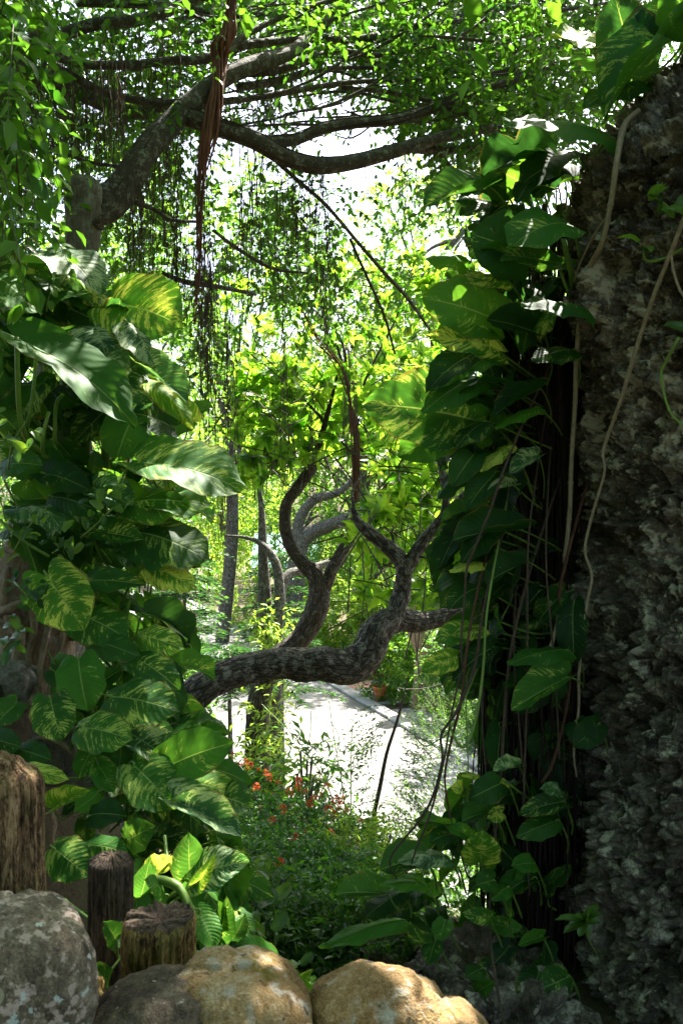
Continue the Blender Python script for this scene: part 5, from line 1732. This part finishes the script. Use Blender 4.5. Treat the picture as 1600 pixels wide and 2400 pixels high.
dr = lambda y: float(np.interp(y, [0, 300, 600, 1000, 1400, 1800, 2200], [3.5, 3.7, 3.75, 3.75, 3.7, 3.6, 3.4]))
rstem = lambda B, d: np.array([B[0] * .45 + .62 + lrng.normal(0, .05), d + .22, B[2] - .12 + lrng.normal(0, .08)])
vr = thing('rock_pothos_vine', 'vine of big dark and backlit leaves clinging to the edge of the rock pillar', 'vine', tuple(P(1310, 1300, 4.0)))
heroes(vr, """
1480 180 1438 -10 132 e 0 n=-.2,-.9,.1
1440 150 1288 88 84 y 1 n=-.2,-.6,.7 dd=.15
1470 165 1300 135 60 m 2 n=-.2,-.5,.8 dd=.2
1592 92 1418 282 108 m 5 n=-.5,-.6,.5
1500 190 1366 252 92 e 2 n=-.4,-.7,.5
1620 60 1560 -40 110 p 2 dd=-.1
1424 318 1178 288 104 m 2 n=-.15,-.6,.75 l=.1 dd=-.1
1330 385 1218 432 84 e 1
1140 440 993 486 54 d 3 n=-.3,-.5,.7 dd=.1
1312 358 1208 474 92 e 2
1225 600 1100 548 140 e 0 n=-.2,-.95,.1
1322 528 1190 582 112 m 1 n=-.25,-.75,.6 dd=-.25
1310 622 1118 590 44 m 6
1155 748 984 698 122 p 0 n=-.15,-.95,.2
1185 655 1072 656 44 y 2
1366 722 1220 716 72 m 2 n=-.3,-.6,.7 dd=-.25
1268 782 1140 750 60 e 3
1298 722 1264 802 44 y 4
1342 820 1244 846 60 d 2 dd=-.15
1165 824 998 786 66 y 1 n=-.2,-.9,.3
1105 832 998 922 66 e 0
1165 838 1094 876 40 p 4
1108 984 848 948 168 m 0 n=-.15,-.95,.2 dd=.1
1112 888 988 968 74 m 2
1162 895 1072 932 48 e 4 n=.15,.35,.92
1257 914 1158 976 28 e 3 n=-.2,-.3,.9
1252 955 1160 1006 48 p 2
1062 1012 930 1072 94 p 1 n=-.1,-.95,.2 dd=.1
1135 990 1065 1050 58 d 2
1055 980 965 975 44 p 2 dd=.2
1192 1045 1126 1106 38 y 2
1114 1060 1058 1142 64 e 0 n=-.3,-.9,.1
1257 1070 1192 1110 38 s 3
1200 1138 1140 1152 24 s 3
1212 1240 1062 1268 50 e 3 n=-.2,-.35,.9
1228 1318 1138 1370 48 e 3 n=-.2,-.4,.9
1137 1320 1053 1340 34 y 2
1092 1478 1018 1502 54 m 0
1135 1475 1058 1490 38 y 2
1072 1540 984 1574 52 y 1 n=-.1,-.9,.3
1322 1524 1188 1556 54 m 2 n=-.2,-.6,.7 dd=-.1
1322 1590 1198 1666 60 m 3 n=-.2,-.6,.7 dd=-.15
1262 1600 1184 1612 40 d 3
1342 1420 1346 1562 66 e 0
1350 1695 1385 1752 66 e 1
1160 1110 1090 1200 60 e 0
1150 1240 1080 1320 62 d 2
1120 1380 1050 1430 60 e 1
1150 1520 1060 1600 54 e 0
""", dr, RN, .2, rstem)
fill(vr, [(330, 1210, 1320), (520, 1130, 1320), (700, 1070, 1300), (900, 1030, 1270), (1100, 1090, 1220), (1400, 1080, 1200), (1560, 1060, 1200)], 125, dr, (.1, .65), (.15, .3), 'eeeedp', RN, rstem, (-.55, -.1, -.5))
for px in (1255, 1290, 1322):
    mb = MB()
    limb(mb, [(px + 6, 1650, 14, 4.15), (px, 1300, 16, 4.15), (px - 10, 1000, 16, 4.15), (px - 8, 700, 14, 4.1), (px + 20, 480, 12, 4.05)], 8, .06, .08, px)
    mb.build('stem', M['vine_dark'], vr)
for sp in ([(1320, 560, 12, 3.6), (1328, 600, 14, 3.62), (1338, 640, 14, 3.66), (1342, 680, 12, 3.75)], [(1310, 625, 9, 3.75), (1325, 670, 9, 3.75), (1342, 705, 9, 3.78)], [(1360, 400, 10, 3.7), (1395, 365, 10, 3.68), (1420, 325, 10, 3.65)]):
    mb = MB()
    limb(mb, sp, 8, .03, .03, 3)
    mb.build('leaf_stalk', M['stalk'], vr)

vg = thing('creeping_pothos', 'small leaved glossy pothos creeping over dark ground at the foot of the rock pillar', 'vine', tuple(P(1150, 2250, 3.7)))
heroes(vg, """
1125 2018 1130 1944 84 y 0 n=-.1,-.95,.2
1150 1900 1082 1926 42 d 3 n=-.2,-.4,.9
1082 1842 1054 1846 30 y 1 n=-.1,-.9,.2
1122 1818 1080 1818 24 y 2
1212 1796 1154 1806 30 s 3
1312 1856 1264 1850 32 s 1
1312 1880 1213 1910 46 d 0
1302 1925 1208 1962 54 d 2
1250 2025 1196 2030 42 p 1
1156 2064 1114 2076 50 d 0
1142 2150 1082 2140 36 m 0
1042 2160 1032 2206 46 m 0
1020 2205 1004 2262 44 m 0
1268 2196 1212 2216 26 p 3
1262 2285 1230 2360 74 d 1
1330 2290 1260 2320 70 d 2
985 2010 890 2040 64 d 3 n=-.1,-.5,.8
1040 2005 932 2020 52 s 2 n=0,-.4,.9
988 2070 888 2074 34 p 2 n=0,-.5,.8
896 2092 784 2096 48 d 3 n=-.1,-.5,.8
930 2158 748 2222 46 p 2 n=-.1,-.5,.8
1058 1958 1004 1976 44 d 1
1040 1930 985 1925 46 p 3 n=.1,.2,.95
1100 1960 1045 1940 34 p 0
1190 2080 1150 2110 40 m 2
1000 2210 960 2160 44 d 1
1130 2270 1090 2290 40 d 2
1400 1700 1342 1752 60 d 0
1110 2330 1160 2300 36 p 0
1185 1835 1140 1860 40 y 2 n=-.1,-.9,.3
1175 1905 1140 1918 34 y 0 n=-.1,-.9,.3
""", dr, (-.2, -.75, .55), .22, lambda B, d: B + np.array([.08, .12, -.18]))
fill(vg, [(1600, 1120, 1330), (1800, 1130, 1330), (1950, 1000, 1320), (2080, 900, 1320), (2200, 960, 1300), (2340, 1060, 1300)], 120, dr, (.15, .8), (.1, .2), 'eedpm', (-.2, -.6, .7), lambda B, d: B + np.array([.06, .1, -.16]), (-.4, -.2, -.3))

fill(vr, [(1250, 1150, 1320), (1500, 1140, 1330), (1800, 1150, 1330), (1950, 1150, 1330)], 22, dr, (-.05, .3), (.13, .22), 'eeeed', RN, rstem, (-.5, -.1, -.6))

# ---------------------------------------------------------------- woody and green stems over the rock and in the dark gap
def rock_depth(px, py):
    k, d = (px - 800) / FPX, 3.7
    for _ in range(6):
        r = float(np.interp(CAM_Z - (py - 1200) / FPX * d, prof_z, prof_r)) + .045
        a, b, c_ = k * k + 1, -2 * (k * RC[0] + RC[1]), RC @ RC - r * r
        q = b * b - 4 * a * c_
        if q < 0:
            return None
        d = (-b - math.sqrt(q)) / (2 * a)
    return d


def on_rock(spec):
    out = []
    for px, py, w, d in spec:
        s_ = rock_depth(px, py)
        out.append((px, py, w, min(d, s_ - .012) if s_ else d))
    return out


def vine(label, spec, mat, name='liana', sides=9, rough=.1, cat='vine', nodes=True, group=None):
    mb = MB()
    spec = on_rock([(x_, y_, w_ * (.62 if name == 'liana' else .85), d_) for x_, y_, w_, d_ in spec])
    if name == 'liana':
        (x0, y0, w0, d0), (x1, y1, _, _) = spec[0], spec[1]
        sx = max(-.35, min(.35, (x0 - x1) / (y1 - y0)))
        spec = [(x0 + 40 + sx * 330, y0 - 330, w0 * .8, d0 + .42), (x0 + 14 + sx * 150, y0 - 150, w0 * .95, d0 + .16)] + spec
    c = limb(mb, spec, sides, .025, rough, int(spec[0][0]) % 97, 0, 40, .3)
    if nodes:
        L_ = np.concatenate([[0], np.cumsum(np.linalg.norm(np.diff(c[:, :3], axis=0), axis=1))])
        for q_ in np.arange(.12, L_[-1], .17):
            k_ = int(np.searchsorted(L_, q_))
            k_ = min(max(k_, 1), len(c) - 1)
            t_ = nz(c[k_, :3] - c[k_ - 1, :3])
            tube(mb, np.stack([c[k_, :3] - t_ * .008, c[k_, :3], c[k_, :3] + t_ * .008]), np.array([.9, 1.28, .9]) * c[k_, 3], sides, cap=False)
    o = mb.build(name, M[mat])
    return tag(o, label, cat, group)


vine('thick pale woody stem running down the left edge of the rock pillar', [(1496, 258, 14, 3.5), (1462, 295, 17, 3.5), (1446, 370, 16, 3.55), (1430, 480, 16, 3.6), (1408, 575, 15, 3.62), (1372, 645, 14, 3.65), (1358, 740, 14, 3.7), (1350, 850, 14, 3.72), (1346, 960, 13, 3.75), (1338, 1080, 13, 3.78), (1334, 1200, 14, 3.8), (1322, 1320, 13, 3.8)], 'vine_tan', 'woody_vine')
vine('tan jointed stem slanting across the rock and turning green lower down', [(1606, 500, 12, 3.35), (1572, 590, 13, 3.35), (1532, 690, 12, 3.38), (1492, 810, 12, 3.42), (1456, 930, 12, 3.48), (1424, 1020, 11, 3.52), (1412, 1062, 9, 3.56), (1415, 1110, 8, 3.58), (1386, 1210, 9, 3.62), (1370, 1290, 8, 3.64), (1386, 1350, 8, 3.64), (1374, 1420, 8, 3.64), (1356, 1570, 9, 3.64), (1355, 1660, 8, 3.64), (1344, 1760, 7, 3.64), (1350, 1820, 5, 3.64)], 'vine_tan', 'woody_vine')
vine('thin dark stem curling down the right side of the rock', [(1590, 790, 9, 3.3), (1558, 850, 9, 3.32), (1548, 880, 8, 3.34), (1566, 960, 7, 3.34), (1606, 1005, 6, 3.3)], 'green_stem', 'woody_vine')
vine('thin second stem beside the tan jointed one on the rock', [(1570, 590, 8, 3.36), (1578, 640, 8, 3.34), (1592, 680, 8, 3.32), (1606, 700, 7, 3.3)], 'vine_tan', 'woody_vine')
vine('thin branchlet leaving the thick pale stem near the bright heart leaf', [(1428, 500, 7, 3.6), (1395, 545, 7, 3.63), (1362, 610, 7, 3.66), (1345, 660, 7, 3.7)], 'vine_tan', 'woody_vine')
vine('pale broken stick hanging in the dark gap', [(1318, 1400, 9, 3.72), (1298, 1490, 10, 3.68), (1275, 1555, 10, 3.64), (1256, 1592, 9, 3.6)], 'vine_tan', 'broken_stick')
vine('brown stem slanting in front of the silvery leaves', [(1184, 1090, 9, 3.6), (1150, 1190, 10, 3.56), (1118, 1270, 10, 3.54), (1094, 1330, 10, 3.52), (1088, 1400, 9, 3.52), (1080, 1500, 8, 3.5), (1082, 1560, 7, 3.5)], 'vine_dark', 'liana', group='hanging stems in the gap')
vine('long dark stem bending down to the lower left across the bright path', [(1132, 1430, 11, 3.55), (1112, 1560, 12, 3.5), (1070, 1665, 12, 3.45), (1034, 1722, 11, 3.42), (1036, 1780, 10, 3.4), (1016, 1860, 10, 3.4), (985, 1920, 10, 3.4), (915, 2010, 8, 3.4), (930, 2060, 6, 3.4)], 'vine_dark', 'liana', group='hanging stems in the gap')
vine('dark stem ending in a forked tip over the path', [(1096, 1500, 10, 3.5), (1080, 1640, 10, 3.48), (1056, 1740, 10, 3.46), (1042, 1820, 9, 3.45), (1050, 1890, 8, 3.45), (1060, 1935, 4, 3.45)], 'vine_red', 'liana', group='hanging stems in the gap')
vine('thin dark stem crossing the path just left of the forked tip', [(1062, 1650, 7, 3.5), (1040, 1780, 8, 3.46), (1010, 1900, 8, 3.44), (975, 1990, 7, 3.42), (960, 2040, 5, 3.42)], 'vine_dark', 'liana', group='hanging stems in the gap')
vine('straight dark stem dropping the whole way to the ground', [(1214, 1440, 12, 3.66), (1192, 1560, 13, 3.62), (1180, 1700, 13, 3.6), (1174, 1800, 12, 3.58), (1160, 1950, 12, 3.56), (1150, 2070, 10, 3.52), (1146, 2180, 11, 3.48), (1162, 2300, 11, 3.3), (1184, 2420, 12, 3.1)], 'vine_dark', 'liana', group='hanging stems in the gap')
vine('bright green stem hanging in a loop before the gravel', [(1140, 1440, 9, 3.52), (1132, 1560, 10, 3.5), (1118, 1670, 10, 3.48), (1096, 1740, 10, 3.46), (1080, 1750, 10, 3.46), (1062, 1725, 9, 3.46), (1052, 1690, 7, 3.46)], 'green_stem', 'liana', nodes=False, group='hanging stems in the gap')
vine('thin green stem swinging left to a single small leaf', [(1060, 1700, 6, 3.5), (1020, 1738, 6, 3.5), (995, 1748, 6, 3.5), (975, 1730, 5, 3.5), (970, 1712, 4, 3.5)], 'green_stem', 'liana', nodes=False, group='hanging stems in the gap')
vine('reddish twisted stem deep in the dark gap', [(1322, 1330, 13, 3.74), (1310, 1400, 15, 3.72), (1324, 1480, 12, 3.7), (1336, 1570, 9, 3.68), (1330, 1640, 9, 3.66), (1314, 1720, 10, 3.64), (1290, 1800, 12, 3.62), (1268, 1835, 9, 3.6)], 'vine_red', 'liana', group='hanging stems in the gap')
for k_, (x0, y0, x1, y1, w, lb) in enumerate(((1236, 1300, 1225, 1900, 8, 'straight thin dark stem right of the stem that reaches the ground'), (1280, 1350, 1310, 1780, 8, 'thin stem beside the reddish twisted one'), (1092, 1640, 1092, 1960, 5, 'very thin straight green stem before the path, bearing two small bright leaves'),
                                              (1130, 1700, 1140, 1960, 5, 'very thin stem before the gravel bed'), (1205, 1560, 1240, 2100, 7, 'dark stem between two marbled leaves'))):
    vine(lb, [(x0, y0, w, 3.6), ((x0 + x1) / 2 + 4, (y0 + y1) / 2, w, 3.58), (x1, y1, w * .8, 3.56)], 'vine_dark' if k_ != 2 else 'green_stem', 'liana', 6, .05, group='hanging stems in the gap')
# the matted curtain of fine roots on the shaded flank of the rock
cur = thing('root_curtain', 'dark matted curtain of fine hanging roots on the shaded flank of the rock pillar', 'roots', tuple(P(1250, 2100, 4.2)))
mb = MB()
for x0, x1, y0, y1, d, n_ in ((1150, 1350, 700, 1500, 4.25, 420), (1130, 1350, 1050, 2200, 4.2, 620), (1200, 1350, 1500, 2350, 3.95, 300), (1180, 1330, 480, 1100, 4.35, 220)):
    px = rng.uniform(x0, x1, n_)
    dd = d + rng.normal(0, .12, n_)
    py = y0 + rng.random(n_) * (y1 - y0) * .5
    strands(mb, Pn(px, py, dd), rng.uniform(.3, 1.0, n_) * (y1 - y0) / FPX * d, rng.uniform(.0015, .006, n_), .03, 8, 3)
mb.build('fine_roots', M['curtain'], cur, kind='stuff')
boulder('root_mass', (P(1262, 1600, 4.7)), (.3, .3, 2.05), 61, M['black'], 2.5, .2, 3, parent=cur, n=64)  # solid core, its near-black colour stands in for the gap's shade
for px, py, d, r, sd, lb in ((1150, 2400, 3.6, (.42, .4, .3), 41, 'dark overgrown rock on the ground right of the golden stones'), (1010, 2300, 4.2, (.34, .3, .24), 43, 'shaded earthy rock under the smaller creeping leaves')):
    o = boulder('rock', P(px, py, d), r, sd, M['coral'], 2.4, .22, 5, n=96)
    tag(o, lb, 'rock')


# ---------------------------------------------------------------- small leaved creepers and seedlings
def creeper(label, spots, stems, mat='creeper', ll=.05, name='climbing_fig', cat='creeper'):
    """spots: px, py, depth, count, spread in px."""
    t = thing(name, label, cat, tuple(P(spots[0][0], spots[0][1], spots[0][2] + .1)))
    v, q, uv = blade(.3, .8, .02, 0, .0, 1.0, 1.0, 5, 7)
    mbs = []
    for s_ in (0.15, .5, .85):
        mb = MB()
        mb.add(v, q, None, uv, s_)
        mbs.append(mb.mesh('leaf', M[mat]))
    for px, py, d, n_, sp in spots:
        for _ in range(n_):
            c = P(px + lrng.normal(0, sp * .5), py + lrng.normal(0, sp * .5), d + lrng.normal(0, .05))
            y_ = nz(lrng.normal(0, 1, 3) + [0, -.3, -.2])
            z_ = np.array([.1, -.6, .8]) + lrng.normal(0, .3, 3)
            z_ = nz(z_ - y_ * np.dot(z_, y_))
            x_ = np.cross(y_, z_)
            o = bpy.data.objects.new('leaf', mbs[lrng.integers(3)])
            COL.objects.link(o)
            o.parent = t
            o.rotation_euler = Matrix(((x_[0], y_[0], z_[0]), (x_[1], y_[1], z_[1]), (x_[2], y_[2], z_[2]))).to_euler()
            L_ = ll * lrng.uniform(.65, 1.25)
            o.scale = (L_ * .56, L_, L_)
            o.location = Vector(c) - t.location
    for sp in stems:
        mb = MB()
        limb(mb, sp, 6, .03, .05, 2)
        mb.build('stem', M['green_stem'], t)
    return t


creeper('small leaved fig creeper scrambling over the speckled root mass', [(60, 1225, 3.55, 12, 60), (115, 1255, 3.55, 12, 50), (30, 1260, 3.5, 8, 50), (150, 1285, 3.55, 5, 30), (190, 1265, 3.6, 10, 50), (230, 1220, 3.6, 12, 50)],
        [[(0, 1218, 7, 3.6), (40, 1255, 8, 3.6), (75, 1280, 8, 3.6), (115, 1304, 7, 3.6)], [(110, 1190, 4, 3.6), (75, 1225, 4, 3.58), (50, 1262, 4, 3.6), (32, 1294, 4, 3.62)], [(190, 1260, 5, 3.65), (225, 1230, 4, 3.6), (265, 1190, 4, 3.6)]])
creeper('cluster of dark bluish small leaves beside the big yellow heart leaf', [(62, 1390, 3.4, 10, 34), (82, 1408, 3.4, 5, 24), (40, 1372, 3.4, 4, 24)], [[(30, 1360, 4, 3.5), (60, 1390, 4, 3.42), (80, 1412, 3, 3.42)]], 'deep', .052)
creeper('bright yellow green shoot against the root covered rock', [(45, 1475, 3.45, 7, 34), (18, 1500, 3.45, 4, 30), (16, 1535, 3.4, 2, 14)], [[(10, 1520, 4, 3.5), (30, 1495, 4, 3.46), (55, 1465, 3, 3.44)]], 'creeper', .055)
creeper('pale young shoots among the giant leaves at the frame edge', [(20, 1020, 3.3, 14, 70), (60, 1050, 3.35, 8, 60), (15, 700, 3.4, 14, 60), (120, 690, 3.7, 6, 40), (260, 1150, 3.5, 9, 50), (255, 1200, 3.5, 8, 40)], [[(20, 1100, 4, 3.5), (30, 1040, 4, 3.4), (60, 990, 3, 3.4)], [(110, 730, 4, 3.8), (118, 690, 3, 3.75), (150, 680, 3, 3.7)]], 'creeper', .055)
creeper('young green tendril with a few leaves on the right face of the rock', [(1535, 468, 3.2, 2, 20), (1500, 575, 3.2, 3, 16), (1555, 480, 3.2, 4, 24), (1590, 480, 3.2, 3, 24), (1595, 770, 3.2, 3, 16)],
        [[(1610, 575, 8, 3.22), (1560, 605, 8, 3.22), (1518, 613, 7, 3.22), (1508, 600, 7, 3.22), (1508, 580, 5, 3.22)], [(1530, 440, 5, 3.25), (1536, 462, 6, 3.23), (1570, 488, 6, 3.22), (1606, 490, 6, 3.2)]], 'creeper', .075, 'young_vine', 'vine')
sd = thing('seedling', 'pale seedling with a rosette of long leaves catching the light low on the dark rock', 'plant', tuple(P(1365, 2175, 3.2)))
v, q, uv = blade(.3, .6, .01, 0, 0, 1, 2, 5, 7)
mb = MB()
mb.add(v, q, None, uv, .55)
me = mb.mesh('leaf', M['creeper'])
c = P(1368, 2162, 3.2)
for tx, ty in ((1300, 2156), (1330, 2170), (1318, 2188), (1355, 2196), (1382, 2192), (1408, 2160), (1412, 2142), (1402, 2118), (1375, 2128), (1372, 2150), (1345, 2148)):
    y_ = P(tx, ty, 3.2 - .05 * lrng.random()) - c
    L_ = np.linalg.norm(y_)
    y_ = y_ / L_
    z_ = np.array([.1, -.5, .85])
    z_ = nz(z_ - y_ * np.dot(z_, y_))
    x_ = np.cross(y_, z_)
    o = bpy.data.objects.new('leaf', me)
    COL.objects.link(o)
    o.parent = sd
    o.rotation_euler = Matrix(((x_[0], y_[0], z_[0]), (x_[1], y_[1], z_[1]), (x_[2], y_[2], z_[2]))).to_euler()
    o.scale = (.034, L_, L_)
    o.location = Vector(c) - sd.location
mb = MB()
limb(mb, [(1368, 2162, 5, 3.2), (1372, 2185, 5, 3.24), (1385, 2215, 5, 3.35), (1400, 2240, 5, 3.5)], 6, .02)
mb.build('stem', M['green_stem'], sd)
for n_, (px, py, d) in enumerate(((640, 2100, 3.9), (590, 2160, 3.6), (700, 2290, 3.2), (620, 2030, 4.6))):
    creeper(('broad leaved weed in the shade behind the stump', 'grey green weed above the banana like leaf', 'small weed sprouting just behind the golden stones', 'greyish leaved weed among the shrubs')[n_], [(px, py, d, 7, 44)],
            [[(px, py + 20, 4, d), (px + 4, py + 90, 4, d + .05), (px, py + 220, 5, d + .1)]], 'creeper', .085, 'leafy_weed', 'weed')
